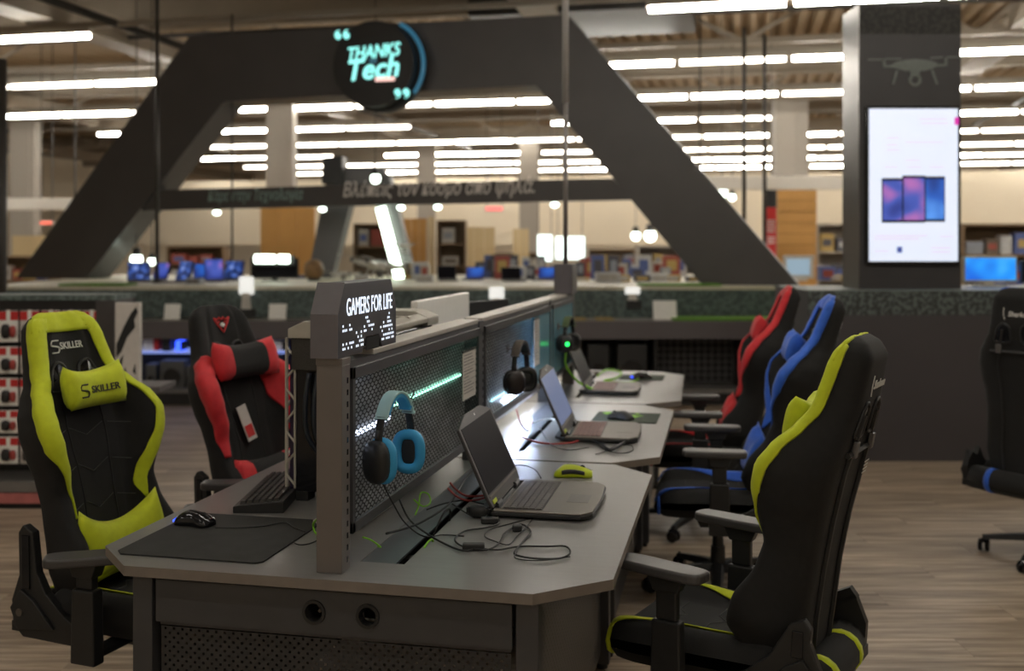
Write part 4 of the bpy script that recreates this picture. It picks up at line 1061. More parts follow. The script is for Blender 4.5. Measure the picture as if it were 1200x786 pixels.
top_m = mat('cream_top', (.62,.58,.46), .5, var=.03)
grass_m = mat('green_mat', (.10,.24,.02), .8, var=.2, scale=30)
dark_m = mat('dark_interior', (.016,.015,.015), .6, var=.1)
DC = 10.2
xl, xr = rx(-60,DC), rx(952,DC)
t = cam_empty('display_counter', 0, DC, 0, 'long low display counter with teal front behind the desks', 'counter')
ztop, zl, zf = 1.10, rz_(376,DC), rz_(397,DC)
MB().box(xl,xr,.45,.50,zl,ztop).build('teal_front', teal, t)
MB().box(xl,xr,.45,4.6,ztop,ztop+.035).build('counter_top', top_m, t)
MB().box(xl,xr,0,.45,zl-.02,zl).build('ledge', mat('ledge_grey',(.20,.19,.17),.5,var=.05), t)
MB().box(xl,xr,-.012,0,zf,zl).build('fascia', fascia_m, t)
MB().box(xl,xr,.5,4.55,0,ztop).build('body', dark_m, t)
MB().box(xl,xr,.02,.44,.12,.16).build('bottom_shelf', mat('shelf_grey',(.17,.16,.15),.5,var=.05), t)
MB().box(xl,xr,.06,.44,0,.12).build('kickboard', dark_m, t)
MB().box(xl,rx(345,DC),.05,.44,.50,.52).build('glass_shelf', mat('blue_lit_shelf',(.2,.25,.4),.3,emit=(.25,.35,.9),es=.55,var=.02), t)
for px in (118,345,560,670,770,872,952): 
    x = rx(px,DC); MB().box(x-.02,x,.02,.44,.16,zl-.02).build('divider', dark_m, t)
gd = MB()
for i in range(12): gd.tube([(rx(775,DC)+.068*i,.30,.2),(rx(775,DC)+.068*i,.30,.62)],.004,4)
for i in range(7): gd.tube([(rx(775,DC),.30,.2+.065*i),(rx(868,DC),.30,.2+.065*i)],.004,4)
gd.build('wire_grid', grey_pl, t)
MB().box(rx(790,DC),rx(950,DC),.02,.43,zl,zl+.02).build('green_mat', grass_m, t)
MB().box(rx(745,DC+1),rx(835,DC+1),.50,.9,ztop+.035,ztop+.055).build('green_mat', grass_m, t)
MB().box(rx(92,DC+1),rx(165,DC+1),.50,.9,ztop+.035,ztop+.055).build('green_mat', grass_m, t)
for px in (640,668,700): MB().box(rx(px,DC),rx(px+20,DC),.05,.4,zl,zl+.012).build('leaflet', mat('ochre_card',(.35,.26,.10),.7,var=.2), t)
# white cards, tablets on stands along the ledge
for (a,b_,y0,lab) in ((184,203,356,'white price card on the ledge above the blue shelf'),(309,330,356,'white price card on the ledge left of the tower'),(470,488,362,'white price card on the ledge behind the sign'),(769,797,352,'white square card on the ledge behind the far desk')):
    t2 = cam_empty('card_holder', rx((a+b_)/2,DC), DC+.2, zl, lab, 'card')
    w_ = (b_-a)/F*DC; h_ = (375-y0)/F*DC
    MB().box(-w_/2,w_/2,-.003,.003,0.005,h_, Matrix.Rotation(R(-14),4,'X')).build('card', white_paper, t2)
    MB().box(-w_/2,w_/2,-.03,.05,0,.008).build('holder', white_pl, t2)
for (px, yt, yb, lab) in ((289,324,362,'white device holder on the counter left of the tower'),(582,336,362,'white device holder on the counter behind the partition'),(741,336,352,'small white device holder on the counter right of the pole')):
    d = DC+.42; t2 = cam_empty('device_stand', rx(px,d), d, rz_(yb,d), lab, 'stand')
    h_ = (yb-yt)/F*d
    MB().box(-.075,.075,-.02,0,h_*.45,h_).build('device', mat('lit_tablet',(.8,.8,.8),.4,emit=(1,1,.95),es=.55,var=.01), t2, bevel=.01)
    MB().prism([(-.05,0),(.05,0),(.035,h_*.5),(-.035,h_*.5)],-.03,0,'y').build('pedestal', white_pl, t2)
    MB().box(-.06,.09,-.01,.03,-.08,.0).build('clamp', black_pl, t2)
# goods on the lower shelves
for i,(a,b_,y0,y1,m,lab) in enumerate(((163,182,394,412,white_paper,'white and red box on the blue lit shelf'),(186,196,396,412,black_pl,'dark small speaker on the blue lit shelf'),(202,211,400,412,glow_blue,'little gadget glowing blue on the lit shelf'),(314,334,396,408,white_paper,'white box on the lit shelf behind the red chair'))):
    t2 = cam_empty('boxed_item', rx((a+b_)/2,DC), DC+.15, .52, lab, 'box'); w_=(b_-a)/F*DC; h_=(y1-y0)/F*DC
    MB().box(-w_/2,w_/2,-.06,.06,0,h_).build('carton', m, t2, bevel=.004)
    MB().box(w_*.2,w_/2+.002,-.062,.062,.01,h_*.98).build('side_band', red_ink if i == 0 else black_pl, t2)
for i,(a,b_,y1) in enumerate(((166,178,428),(183,212,424),(214,228,430),(430,455,420),(500,540,415),(690,715,405),(725,760,405))):
    t2 = cam_empty('speaker_box', rx((a+b_)/2,DC), DC+.2, .16, 'dark speaker box on the low shelf, number of the row seen from left' if False else ['small dark speaker at the left end of the low shelf','grey twin speaker box on the low shelf below the blue light','small dark speaker beside the grey one on the low shelf','dark speaker on the low shelf behind the partition','large dark speaker on the low shelf behind the white screen','dark speaker on the low shelf right of the pole','wide dark speaker on the low shelf behind the last desk'][i], 'speaker')
    w_=(b_-a)/F*DC; h_=rz_(y1,DC)-.16
    MB().box(-w_/2,w_/2,-.1,.1,0,h_).build('cabinet', mat('speaker_grey',(.09,.09,.085),.5,var=.1) if i < 3 else black_pl, t2, bevel=.01)
    MB().cyl(w_*.3,w_*.36,0,.012,16,Matrix.Translation((0,-.1,h_*.4)) @ Matrix.Rotation(math.pi/2,4,'X')).build('cone', black_gl, t2)

# ---- arch
AF = Frame(2.48, 10.95, YAW-R(15))
A_ = lambda px,py: AF.hit(px,py)
arch = empty('arch', AF.o, AF.rot, 'huge dark angular arch spanning the display counter', 'arch'); arch.location.z = 0
zb = ztop+.035
def AP(px,py):
    x,z = A_(px,py); return (x,z)
ob, ib = AP(10,338), AP(92,338); ot, it = AP(222,42), AP(262,119)
orr, irr = AP(665,17), AP(628,100); obr, ibr = AP(940,338), AP(826,338)
DEP = .46
def leg(o0, i0, o1, i1):
    zz = zb
    def ext(a, b): k = (zz-a[1])/(b[1]-a[1]); return (a[0]+(b[0]-a[0])*k, zz)
    return [ext(o0,o1), ext(i0,i1), i1, o1]
MB().prism(leg(ob,ib,ot,it)[::-1], 0, DEP, 'y').build('leg', arch_m, arch)
MB().prism(leg(obr,ibr,orr,irr), 0, DEP, 'y').build('leg', arch_m, arch)
MB().prism([ot,it,irr,orr], 0, DEP, 'y').build('beam', arch_m, arch)
tl, bl, tr_, br_ = AP(172,222.5), AP(150,246.5), AP(716,208.5), AP(741,233.5)
MB().prism([tl,bl,br_,tr_], .05, .20, 'y').build('lettered_beam', arch_m, arch)
ux = Vector((tr_[0]-tl[0], 0, tr_[1]-tl[1])).normalized()
def onbeam(nm, s, px, py, hpx, m, align='LEFT', y=.045, **k):
    x,z = AF.hit(px,py,y); return text(nm, s, hpx/F*12*1.32, m, arch, basis((x,y,z), ux, (0,0,1)), align=align, ext=.004, shear=.25, **k)
onbeam('beam_lettering', '\u0392\u03bb\u03ad\u03c0\u03b5\u03b9\u03c2 \u03c4\u03bf\u03bd \u03ba\u03cc\u03c3\u03bc\u03bf \u03b1\u03c0\u03cc \u03c8\u03b7\u03bb\u03ac.', 401, 223.5, 18.5, mat('lettering_cream',(.85,.80,.78),.6,var=.02), bold=.001, fit=239/F*11.75)
onbeam('beam_lettering', '\u039a\u03ac\u03c1\u03b5 \u03c3\u03c4\u03b7\u03bd \u03a4\u03b5\u03c7\u03bd\u03bf\u03bb\u03bf\u03b3\u03af\u03b1', 243, 230.5, 14.5, mat('lettering_teal',(.30,.42,.40),.6,var=.02), bold=.0, fit=127/F*12.1)
for i,(px,py) in enumerate(((254,246),(378,242),(470,240),(513,239.5),(650,236.5))):
    x,z = AF.hit(px,py,.1); s_ = empty('spot_lamp', (x,.1,z)); s_.parent = arch
    MB().cyl(.028,.05,-.02,.05,12).build('lamp_housing', black_pl, s_)
    MB().ball(.045,.045,.032,Matrix.Translation((0,0,-.03)),12,8).build('bulb', glow_lamp, s_, smooth=True)
# round sign
sx_, sz_ = AF.hit(437,74.5,-.36); sg = empty('round_sign', AF.M @ Vector((sx_,-.36,sz_)), AF.rot, 'round black sign with glowing cyan lettering on the arch beam', 'sign')
Mf = Matrix.Rotation(math.pi/2,4,'X')
MB().cyl(.475,.475,-.14,0,48,Mf).build('front_disc', mat('disc_black',(.018,.017,.017),.4,var=.05), sg, bevel=.006)
MB().cyl(.50,.50,-.24,-.17,48,Mf @ Matrix.Translation((.045,-.02,0))).build('back_disc', black_pl, sg)
MB().tube([(.02+.515*math.cos(R(a)),.15,.0+.515*math.sin(R(a))) for a in range(62,-42,-4)], .024, 8).build('rim_light', glow_rim, sg, smooth=True)
MB().cyl(.12,.12,-.36,-.14,16,Mf).build('bracket', black_pl, sg)
def st(nm, s, dx, dz, size, m, **k): return text(nm, s, size, m, sg, basis((dx,-.004,dz),(1,0,0.055),(0,0,1)), ext=.006, **k)
st('sign_lettering','THANKS',0,.125,.20,glow_cyan,bold=.003,shear=.2,fit=.62)
st('sign_lettering','to',.0,.035,.10,mat('dim_cyan',(.05,.12,.16),.4,emit=(.05,.18,.24),es=.8,var=.02),shear=.2)
st('sign_lettering','Tech',-.01,-.065,.32,glow_cyan,bold=.006,shear=.2,fit=.60)
MB().box(.03,.26,-.014,-.004,-.20,-.155).build('sign_underline', glow_pink, sg, bevel=.008)
for (dx,dz,fl) in ((-.36,.32,1),(.34,-.325,-1)):
    q = MB()
    for s in (-.05,.05):
        q.ball(.036,.01,.036,Matrix.Translation((dx+s,-.008,dz)),10,8); q.tube([(dx+s-.03*fl*-1*-1,-.008,dz),(dx+s-.022*fl,-.008,dz+.045*fl),(dx+s+.012*fl,-.008,dz+.068*fl)],[.014,.012,.006],6)
    q.build('quote_mark', glow_cyan, sg)

# ---- kiosk wall and column with the big screen
DK = 7.6
kw = cam_empty('kiosk_wall', 0, DK, 0, 'dark plum half-height wall with teal speckled top band at right', 'wall')
MB().box(rx(947,DK),rx(1290,DK),0,.95,0,1.222).build('wall_body', mat('plum_dark',(.056,.050,.053),.55,var=.04,scale=2), kw)
sp = speckle('speckled_band', (.035,.037,.036), (.10,.125,.115), 34)
MB().box(rx(947,DK),rx(1290,DK),-.003,0,rz_(369,DK),1.222).build('speckled_band', sp, kw)
MB().box(rx(945,DK),rx(1290,DK),-.005,.95,1.222,1.229).build('top_edge', mat('teal_edge',(.14,.17,.16),.5,var=.05), kw)
dk = 7.85; kz = 1.229
cx0, cx1 = rx(1007,dk), rx(1126,dk); kh = rz_(5,dk)-kz
ks = cam_empty('info_column', (cx0+cx1)/2, dk, kz, 'tall dark column carrying a bright advertising screen', 'column')
hw = (cx1-cx0)/2
colf = mat('column_front', (.04,.037,.038), .5, var=.08, scale=4)
MB().box(-hw,hw,0,.385,0,kh).build('shell', colf, ks)
MB().box(-hw-.004,-hw,.0,.385,0,kh).build('metal_side', mat('brushed_steel',(.17,.155,.15),.28,metal=.85,var=.05), ks)
def kx(px): return rx(px,dk)-(cx0+cx1)/2
def kzz(py): return rz_(py,dk)-kz
MB().box(kx(1013),kx(1123),-.035,0,kzz(309.5),kzz(125)).build('screen_bezel', black_gl, ks, bevel=.003)
disp = mat('ad_screen', (.5,.5,.55), .3, emit=(.76,.84,1.0), es=.66, var=.01)
sc_o = MB().box(kx(1016.5),kx(1120),-.038,-.035,kzz(306),kzz(128)).build('display', disp, ks)
def grad_mat(name, c1, c2, c3):
    m = bpy.data.materials.new(name); m.use_nodes = True; nt = m.node_tree; L = nt.links.new; b = nt.nodes['Principled BSDF']
    tc = nt.nodes.new('ShaderNodeTexCoord'); n = nt.nodes.new('ShaderNodeTexNoise'); n.inputs['Scale'].default_value = 4.5; n.inputs['Detail'].default_value = 1
    cr = nt.nodes.new('ShaderNodeValToRGB'); e = cr.color_ramp.elements; e[0].position=.35; e[0].color=(*c1,1); e[1].position=.68; e[1].color=(*c3,1); q=e.new(.52); q.color=(*c2,1)
    L(tc.outputs['Object'], n.inputs['Vector']); L(n.outputs['Fac'], cr.inputs[0]); L(cr.outputs[0], b.inputs['Emission Color']); b.inputs['Emission Strength'].default_value = .8
    b.inputs['Base Color'].default_value = (.02,.02,.05,1)
    return m
ph1 = grad_mat('phone_picture', (.015,.03,.20), (.06,.10,.45), (.50,.16,.45))
ph2 = grad_mat('phone_picture_blue', (.01,.03,.18), (.02,.11,.50), (.10,.32,.85))
for i,(a,b_,y0,y1,m) in enumerate(((1031,1056,209,261,ph1),(1055,1082,206,261,ph1),(1081,1105,207,260,ph2))):
    dd = -.040-.0012*(i == 1)
    fr_ = MB().box(kx(a),kx(b_),dd,-.038,kzz(y1),kzz(y0)).build('pictured_phone', black_ink, sc_o, bevel=.003)
    MB().box(kx(a+1.6),kx(b_-1.2),dd-.001,dd,kzz(y1-3),kzz(y0+3)).build('pictured_phone_screen', m, sc_o)
tx = MB()
faint = mat('faint_print', (.5,.4,.45), .4, emit=(.62,.58,.75), es=.8, var=.02)
for (a,b_,y) in ((1034,1050,196),(1058,1076,188),(1060,1078,196),(1086,1104,196),(1074,1108,140),(1076,1110,145),(1058,1104,167),(1036,1052,162),(1036,1050,170),(1036,1053,176),(1022,1085,276),(1022,1075,280),(1098,1116,277),(1022,1040,294),(1088,1112,290),(1088,1112,295)):
    tx.box(kx(a),kx(b_),-.0388,-.038,kzz(y+1.3),kzz(y-1))
tx.build('small_print', faint, sc_o)['kind'] = 'stuff'
MB().box(kx(1049),kx(1055),-.0388,-.038,kzz(296),kzz(289)).build('round_mark', mat('navy_mark',(.02,.03,.1),.4,emit=(.05,.08,.3),es=.8,var=.02), sc_o)
MB().box(kx(1116),kx(1121),-.0388,-.038,kzz(147),kzz(138)).build('magenta_tab', mat('magenta_tab',(.3,.02,.2),.4,emit=(.7,.02,.4),es=.7,var=.02), sc_o)
# drone emblem
dm = mat('emblem_grey', (.16,.18,.165), .6, var=.1)
q = MB()
kk = F/dk
body = [(kx(1043),kzz(77)),(kx(1049),kzz(73)),(kx(1060),kzz(70)),(kx(1072),kzz(69)),(kx(1084),kzz(70)),(kx(1094),kzz(72)),(kx(1101),kzz(76)),(kx(1094),kzz(80)),(kx(1084),kzz(83)),(kx(1060),kzz(83)),(kx(1049),kzz(80))]
q.prism(body, -.004, 0, 'y')
def bar(a,b_,w0=1.6):
    q.tube([(kx(a[0]),-.002,kzz(a[1])),(kx(b_[0]),-.002,kzz(b_[1]))], w0/kk, 4)
for a,b_,w0 in (((1047,78),(1035,78),1.8),((1036,79),(1035,70),2.2),((1035,70),(1017,70),1.2),((1037,69),(1056,69),1.2),((1098,77),(1109,76),1.8),((1108,77),(1108,68),2.2),((1090,68),(1105,67),1.2),((1109,67),(1126,67),1.2),((1051,83),(1046,99),1.7),((1092,82),(1098,99),1.7)): bar(a,b_,w0)
q.prism([(kx(1066),kzz(83)),(kx(1078),kzz(83)),(kx(1077),kzz(89)),(kx(1067),kzz(89))],-.004,0,'y')
oq = MB(); 
q.tube([(kx(1072+6*math.cos(a)),-.002,kzz(94+6*math.sin(a))) for a in [2*math.pi*i/14 for i in range(14)]], 2.2/kk, 5, closed=True)
q.build('drone_emblem', dm, ks)
fz = speckle('foliage_print', (.022,.022,.02), (.04,.038,.034), 30)
MB().box(-hw,hw,-.002,0,kh-.22,kh-.02).build('patterned_band', fz, ks)

def simple_monitor(px0, px1, y0, y1, d, m, label, base=None, name='monitor', frame=black_pl, glowtop=False, cat='monitor'):
    z0 = zb if base is None else base
    t = cam_empty(name, rx((px0+px1)/2,d), d, z0, label, cat); w_=(px1-px0)/F*d/2; za, zc = rz_(y1,d)-z0, rz_(y0,d)-z0
    za = max(za, .03)
    MB().box(-w_,w_,-.02,.02,za,zc).build('screen_frame', frame, t, bevel=.006)
    MB().box(-w_+.015,w_-.015,-.023,-.02,za+.02,zc-.015).build('display', m, t)
    MB().box(-.03,.03,-.01,.02,0,za+.05).build('stand', frame, t)
    MB().box(-w_*.5,w_*.5,-.07,.08,0,.012).build('stand_foot', frame, t)
    return t
bluescr = grad_mat('blue_screen', (.01,.14,.75), (.02,.33,1), (.10,.6,1.0))
dimblue = grad_mat('dim_blue_screen', (.01,.015,.05), (.03,.09,.38), (.35,.45,.8)); dimblue.node_tree.nodes['Noise Texture'].inputs['Scale'].default_value = 14
simple_monitor(1128,1191,300,331,8.35,bluescr,'bright blue monitor on the wall top at the right edge',base=1.229,frame=top_m)
simple_monitor(1196,1240,305,331,8.2,screen_off,'dark monitor cut by the right edge above the speckled wall',base=1.229)

# ---- display goods on the counter top
def disp_laptop(px, d, wpx, hpx, m, label, turn=0):
    t = cam_empty('laptop', rx(px,d), d, zb, label, 'laptop', rot=R(turn)); w_=wpx/F*d/2; h_=hpx/F*d
    MB().box(-w_,w_,-.20,.02,0,.018).build('base', grey_pl, t, bevel=.003)
    M = Matrix.Translation((0,.02,.018)) @ Matrix.Rotation(R(-18),4,'X')
    MB().box(-w_,w_,0,.010,0,h_,M).build('lid', black_pl, t, bevel=.003)
    MB().box(-w_+.01,w_-.01,-.001,0,.012,h_-.01,M).build('screen', m, t)
for i,(px,d,wp,hp,m,lab,tn) in enumerate((
    (163,12.0,26,22,dimblue,'blue-screened laptop nearest the arch left leg',20),(186,12.4,20,20,ph1,'violet-screened laptop second on the counter top',-15),
    (212,11.8,24,24,dimblue,'blue-screened laptop below the left text beam',-30),(236,12.6,22,18,ph2,'dark blue laptop behind the row left of the poles',0),
    (252,12.0,22,26,ph1,'violet laptop left of the white device holder',25),(272,12.5,24,22,dimblue,'blue laptop behind the white device holder',-10),
    (524,12.4,22,16,screen_off,'black laptop on the counter right of the light tube',10),(556,12.6,22,14,ph2,'small blue laptop on the counter below the yellow panel',-10),
    (600,12.2,24,15,screen_off,'black laptop on the counter under the bright window sign',15),(640,12.5,22,14,ph2,'blue laptop on the counter left of the pole',-20))):
    disp_laptop(px,d,wp,hp,m,lab,tn)
simple_monitor(294,350,302,335,12.2,screen_off,'wide black monitor under a bright light bar on the counter')
t = cam_empty('light_bar', rx(320,12.1), 12.1, rz_(309,12.1), 'bright white light bar above the black monitor', 'lamp')
MB().tube([(-.20,-.03,.055),(.03,-.03,.055)],.05,10).build('lit_tube', glow_lamp, t, smooth=True); MB().tube([(.07,-.03,.055),(.19,-.03,.055)],.05,10).build('lit_tube', glow_lamp, t, smooth=True)
MB().box(-.24,.24,0,.03,-.02,.10).build('bar_housing', black_pl, t)
for (px,py,r_,d,lab) in ((160,304,.075,13.2,'white round lamp glowing beside the arch left leg'),(178,306,.05,13.4,'small glowing white lamp by the left leg of the arch'),(440,209,.06,12.9,'glowing round spot above the lettered beam'),(745,276,.10,24,'left of the twin glowing lamps far behind'),(762,276,.13,24,'right of the twin glowing lamps far behind'),(846,226,.08,15.5,'glowing spot lamp right of the arch leg'),(858,231,.05,15.5,'tiny glowing spot right of the arch leg')):
    t = cam_empty('spot_lamp', rx(px,d), d, rz_(py,d), lab, 'lamp')
    MB().ball(r_,r_,r_*1.1,None,12,8).build('bulb', glow_lamp, t, smooth=True); MB().cyl(r_*.8,r_*.6,r_*.7,r_*2,10).build('lamp_housing', black_pl, t)
    MB().tube([(0,0,r_*2),(0,0,(5.2-rz_(py,d)))],.008,4).build('drop_wire', black_pl, t)
# second, smaller arch with light tube behind
d2 = 13.4; AF2 = Frame(rx(430,d2), d2, YAW)
t = empty('display_arch', AF2.o, AF2.rot, 'small grey arch with a slanting light tube behind the big one', 'arch')
P2 = lambda *q: [(AF2.hit(a,b)[0], max(zb, AF2.hit(a,b)[1])) for a,b in q]
g2 = mat('arch_grey', (.13,.12,.125), .5, var=.05)
MB().prism(P2((380,225),(414,225),(388,337),(360,337)), 0, .4, 'y').build('leg', g2, t)
MB().prism(P2((432,205),(456,205),(486,337),(462,337)), 0, .4, 'y').build('leg', g2, t)
MB().prism(P2((384,196),(448,196),(456,214),(380,225)), 0, .4, 'y').build('beam', g2, t)
MB().prism(P2((382,186),(404,184),(404,216),(380,216)), -.2, .2, 'y').build('speaker_box', black_pl, t)
a,b_ = AF2.hit(446,243,-.1), AF2.hit(470,333,-.1)
MB().tube([(a[0],-.1,a[1]),(b_[0],-.1,b_[1])], .062, 12).build('light_tube', mat('green_white_tube',(.9,.9,.9),.3,emit=(.80,1,.80),es=6,var=.01), t, smooth=True)
# drones
def drone(label, px, py, d, s, rot, tilt=0):
    t = cam_empty('drone', rx(px,d), d, rz_(py,d), label, 'drone', rot=rot); t.rotation_euler.y = tilt
    MB().ball(.11*s,.07*s,.045*s,None,14,8).build('body', white_pl, t, smooth=True)
    for i in range(4):
        a = math.pi/4+math.pi/2*i; c,s2 = math.cos(a)*.24*s, math.sin(a)*.24*s
        ar = MB().tube([(c*.2,s2*.2,0),(c,s2,.02*s)],[.03*s,.014*s],8).build('arm', white_pl, t, smooth=True)
        MB().cyl(.018*s,.015*s,.01*s,.05*s,10,Matrix.Translation((c,s2,0))).build('motor', grey_pl, ar)
        MB().prism([(-.13*s,-.004*s),(-.05*s,-.014*s),(.05*s,-.006*s),(.13*s,-.004*s),(.13*s,.004*s),(.05*s,.014*s),(-.05*s,.006*s),(-.13*s,.004*s)],.052*s,.056*s,'z',Matrix.Translation((c,s2,0)) @ Matrix.Rotation(a,4,'Z')).build('propeller', white_pl, ar)
    for sy in (-1,1): MB().tube([(-.06*s,sy*.05*s,-.02*s),(-.08*s,sy*.09*s,-.14*s),(.08*s,sy*.09*s,-.14*s),(.06*s,sy*.05*s,-.02*s)],.009*s,6).build('landing_skid', white_pl, t)
    MB().ball(.03*s,.03*s,.03*s,Matrix.Translation((0,-.05*s,-.06*s)),10,6).build('camera_ball', grey_pl, t, smooth=True)
    MB().tube([(0,0,-.02),(0,0,-(rz_(py,d)-zb))],.008,5).build('display_rod', grey_pl, t)
drone('white drone hovering on a rod beside the light tube', 444, 312, 12.3, 1.45, .5, .15)
drone('smaller white drone left of the light tube', 404, 322, 12.6, .8, -.3)
drone('white drone above the counter right of the light tube', 474, 288, 13.0, .6, .2)
# ochre panels, banner, shelves, signs far behind
och = mat('ochre_boards', (.52,.27,.075), .6, var=.06, scale=2)
cream = mat('cream_panel', (.62,.48,.27), .7, var=.05)
def board_wall(px0,px1,y0,y1,d,m,label,n=0,vert=False, name='board_panel'):
    t = cam_empty(name, rx((px0+px1)/2,d), d, 0, label, 'panel'); w_=(px1-px0)/F*d/2; z1=rz_(y0,d)
    z0 = 0
    if n:
        for i in range(n):
            a = z0+(z1-z0)*i/n; c = z0+(z1-z0)*(i+1)/n
            MB().box(-w_,w_,0,.03,a+.006,c-.006).build('board', m, t)
        MB().box(-w_+.01,w_-.01,.03,.06,z0,z1).build('backing', mat('ochre_dark',(.30,.15,.04),.7,var=.05), t)
    else:
        for i in range(3):
            MB().box(-w_+2*w_*i/3+.004,-w_+2*w_*(i+1)/3-.004,0,.05,z0,z1).build('board', m, t)
    return t
board_wall(911,957,222,330,16.5,och,'ochre slatted panel right of the arch',n=14)
board_wall(305,369,243,330,17.5,och,'ochre panel behind the black monitor')
board_wall(473,500,256,330,17.0,och,'narrow ochre panel right of the light tube')
board_wall(501,509,254,330,17.0,cream,'slim cream panel beside the narrow ochre one')
board_wall(543,580,266,330,19,cream,'pale yellow panel left of the bright window sign')
board_wall(601,620,268,330,20,cream,'narrow pale yellow panel behind the laptops')
board_wall(14,52,276,330,20,cream,'tan panel at far left behind the arch leg')
t = cam_empty('hanging_banner', rx(904,15.5), 15.5, rz_(305,15.5), 'tall red banner with black top beside the ochre slats', 'banner')
MB().box(-.075,.075,0,.02,0,(305-243)/F*15.5).build('red_cloth', red_ink, t); MB().box(-.075,.075,0,.02,(305-243)/F*15.5,(305-218)/F*15.5).build('black_cloth', black_ink, t)
MB().tube([(0,.01,(305-218)/F*15.5),(0,.01,5.2-rz_(305,15.5))],.008,4).build('drop_wire', black_pl, t)
text('banner_lettering','xx  xxxxx'.replace('xx  xxxxx','super  offer') if False else 'III IIIII',.16,white_ink,t,basis((0,-.004,.42),(0,0,1),(-1,0,0)),ext=.002)
t = cam_empty('framed_screen', rx(936,11.0), 11.0, ztop, 'white framed screen low in front of the ochre slats', 'screen')
t.location = W(rx(936,12.2), 12.2, zb)
w_=36/F*12.2/2; h1=rz_(299,12.2)-zb
MB().box(-w_,w_,0,.03,.03,h1).build('frame', white_pl, t, bevel=.004); MB().box(-w_+.04,w_-.05,-.004,0,.07,h1-.04).build('display', mat('pale_screen',(.2,.25,.3),.3,emit=(.35,.5,.62),es=.5,var=.03), t)
MB().box(-w_*.5,w_*.5,-.04,.08,0,.03).build('foot', white_pl, t)
# beige rails that run through the hall
for (a,b_,y,h_,lab,d) in ((800,1012,206,16,'long pale rail passing right behind the arch',14.5),(-40,100,232,14,'pale rail at far left behind the arch leg',15.5)):
    x0_,x1_=rx(a,d),rx(b_,d); t = cam_empty('overhead_rail', (x0_+x1_)/2, d, rz_(y+h_,d), lab, 'rail'); L2=(x1_-x0_)/2; hh=h_/F*d
    MB().box(-L2,L2,0,.12,0,hh).build('rail_body', mat('rail_cream',(.92,.86,.78),.5,var=.03), t, bevel=.01)
    for s in (-.8,.8): MB().tube([(L2*s,.06,hh),(L2*s,.06,5.2-rz_(y+h_,d))],.012,5).build('drop_rod', black_pl, t)
# dark slim poles to the ceiling
for (px,d,zt_,zb_,r_,lab) in ((184,11.6,4.3,zb,.022,'slim dark pole rising from the counter at left'),(272,12.6,4.3,zb,.012,'thin dark pole left of the black monitor'),(872,13.4,4.3,zb,.026,'left of the two slim dark poles right of the arch'),(896,13.9,4.3,zb,.026,'right of the two slim dark poles right of the arch'),(1,9.4,3.2,0,.05,'dark post cut by the left edge')):
    p = W(rx(px,d),d,zb_); t = empty('slim_pole', p, 0, lab, 'pole')
    MB().cyl(r_,r_,0,zt_-zb_,10).build('tube', pipe_m, t, smooth=True); MB().cyl(r_*2.4,r_*2,0,.03,12).build('foot_plate', pipe_m, t)
# lit window sign and small red signs
def lit_sign(px0,px1,y0,y1,d,col_,es,lab):
    t = cam_empty('lit_sign', rx((px0+px1)/2,d), d, rz_(y1,d), lab, 'sign'); w_=(px1-px0)/F*d/2; h_=(y1-y0)/F*d
    MB().box(-w_,w_,0,.06,0,h_).build('sign_case', white_pl, t, bevel=.01)
    MB().box(-w_+.02,w_-.02,-.006,0,.02,h_-.02).build('lit_face', mat('face_%.1f_%.1f_%.1f'%col_, col_, .4, emit=col_, es=es, var=.01), t)
    for s in (-.8,.8): MB().tube([(w_*s,.03,h_),(w_*s,.03,5.2-rz_(y1,d))],.008,4).build('hanger', black_pl, t)
lit_sign(629,648,274,307,20,(.85,1,.97),1.6,'left part of the bright pale window sign'); lit_sign(650,686,276,305,20.2,(.85,1,.95),1.6,'right part of the bright pale window sign')
lit_sign(186,202,228,236,16,(1,.16,.1),.9,'small red sign below the text beam at left'); lit_sign(568,590,241,248,18,(1,.2,.18),.9,'small red sign left of the pole under the text beam')
lit_sign(46,62,258,264,17,(1,.16,.1),.7,'small red sign far left behind the arch leg')
# shelving with goods
pal = [(.5,.47,.42),(.08,.08,.1),(.35,.08,.06),(.1,.14,.35),(.5,.35,.12),(.55,.55,.55),(.16,.12,.09),(.3,.32,.36)]
pm_ = [mat('goods_%s'%n_, c, .6, var=.1) for n_,c in zip(('cream','black','red','blue','amber','white','brown','steel'),pal)]
SHELFWOOD = mat('shelf_brown', (.22,.14,.075), .6, var=.08)
def shelving(px0,px1,y0,d,label,seed,nz=4,wood=None,depth=.4):
    random.seed(seed)
    t = cam_empty('shelving_unit', rx((px0+px1)/2,d), d, 0, label, 'shelf'); w_=(px1-px0)/F*d/2; z1=rz_(y0,d); wood = wood or SHELFWOOD
    MB().box(-w_,w_,depth,depth+.03,0,z1).build('back_panel', wood, t)
    for s in (-1,1): MB().box(min(s*w_,s*(w_-.03)),max(s*w_,s*(w_-.03)),0,depth,0,z1).build('side_panel', wood, t)
    lo = .55; out = []
    for k in range(nz+1):
        z = lo+(z1-lo)*k/nz; MB().box(-w_,w_,0,depth,z-.03,z).build('shelf_board', wood, t)
        if k == nz: break
        x = -w_+.06
        while x < w_-.2:
            bw = random.uniform(.14,.32); bh = random.uniform(.4,.85)*(z1-lo)/nz*.9; m = random.choice(pm_)
            p = W(rx((px0+px1)/2,d)+x+bw/2, d+.12, z)
            o = empty('goods_box', p, YAW, None, 'box', 'boxed goods on the far shelves')
            tag(o, 'blurred boxed product on the shelving far behind the counter')
            MB().box(-bw*.45,bw*.45,-.08,.08,0,bh).build('carton', m, o)
            MB().box(-bw*.3,bw*.3,-.083,-.08,bh*.3,bh*.7).build('carton_print', random.choice(pm_), o)
            x += bw+.02
shelving(512,546,258,16,'brown shelving right of the narrow ochre panel',1)
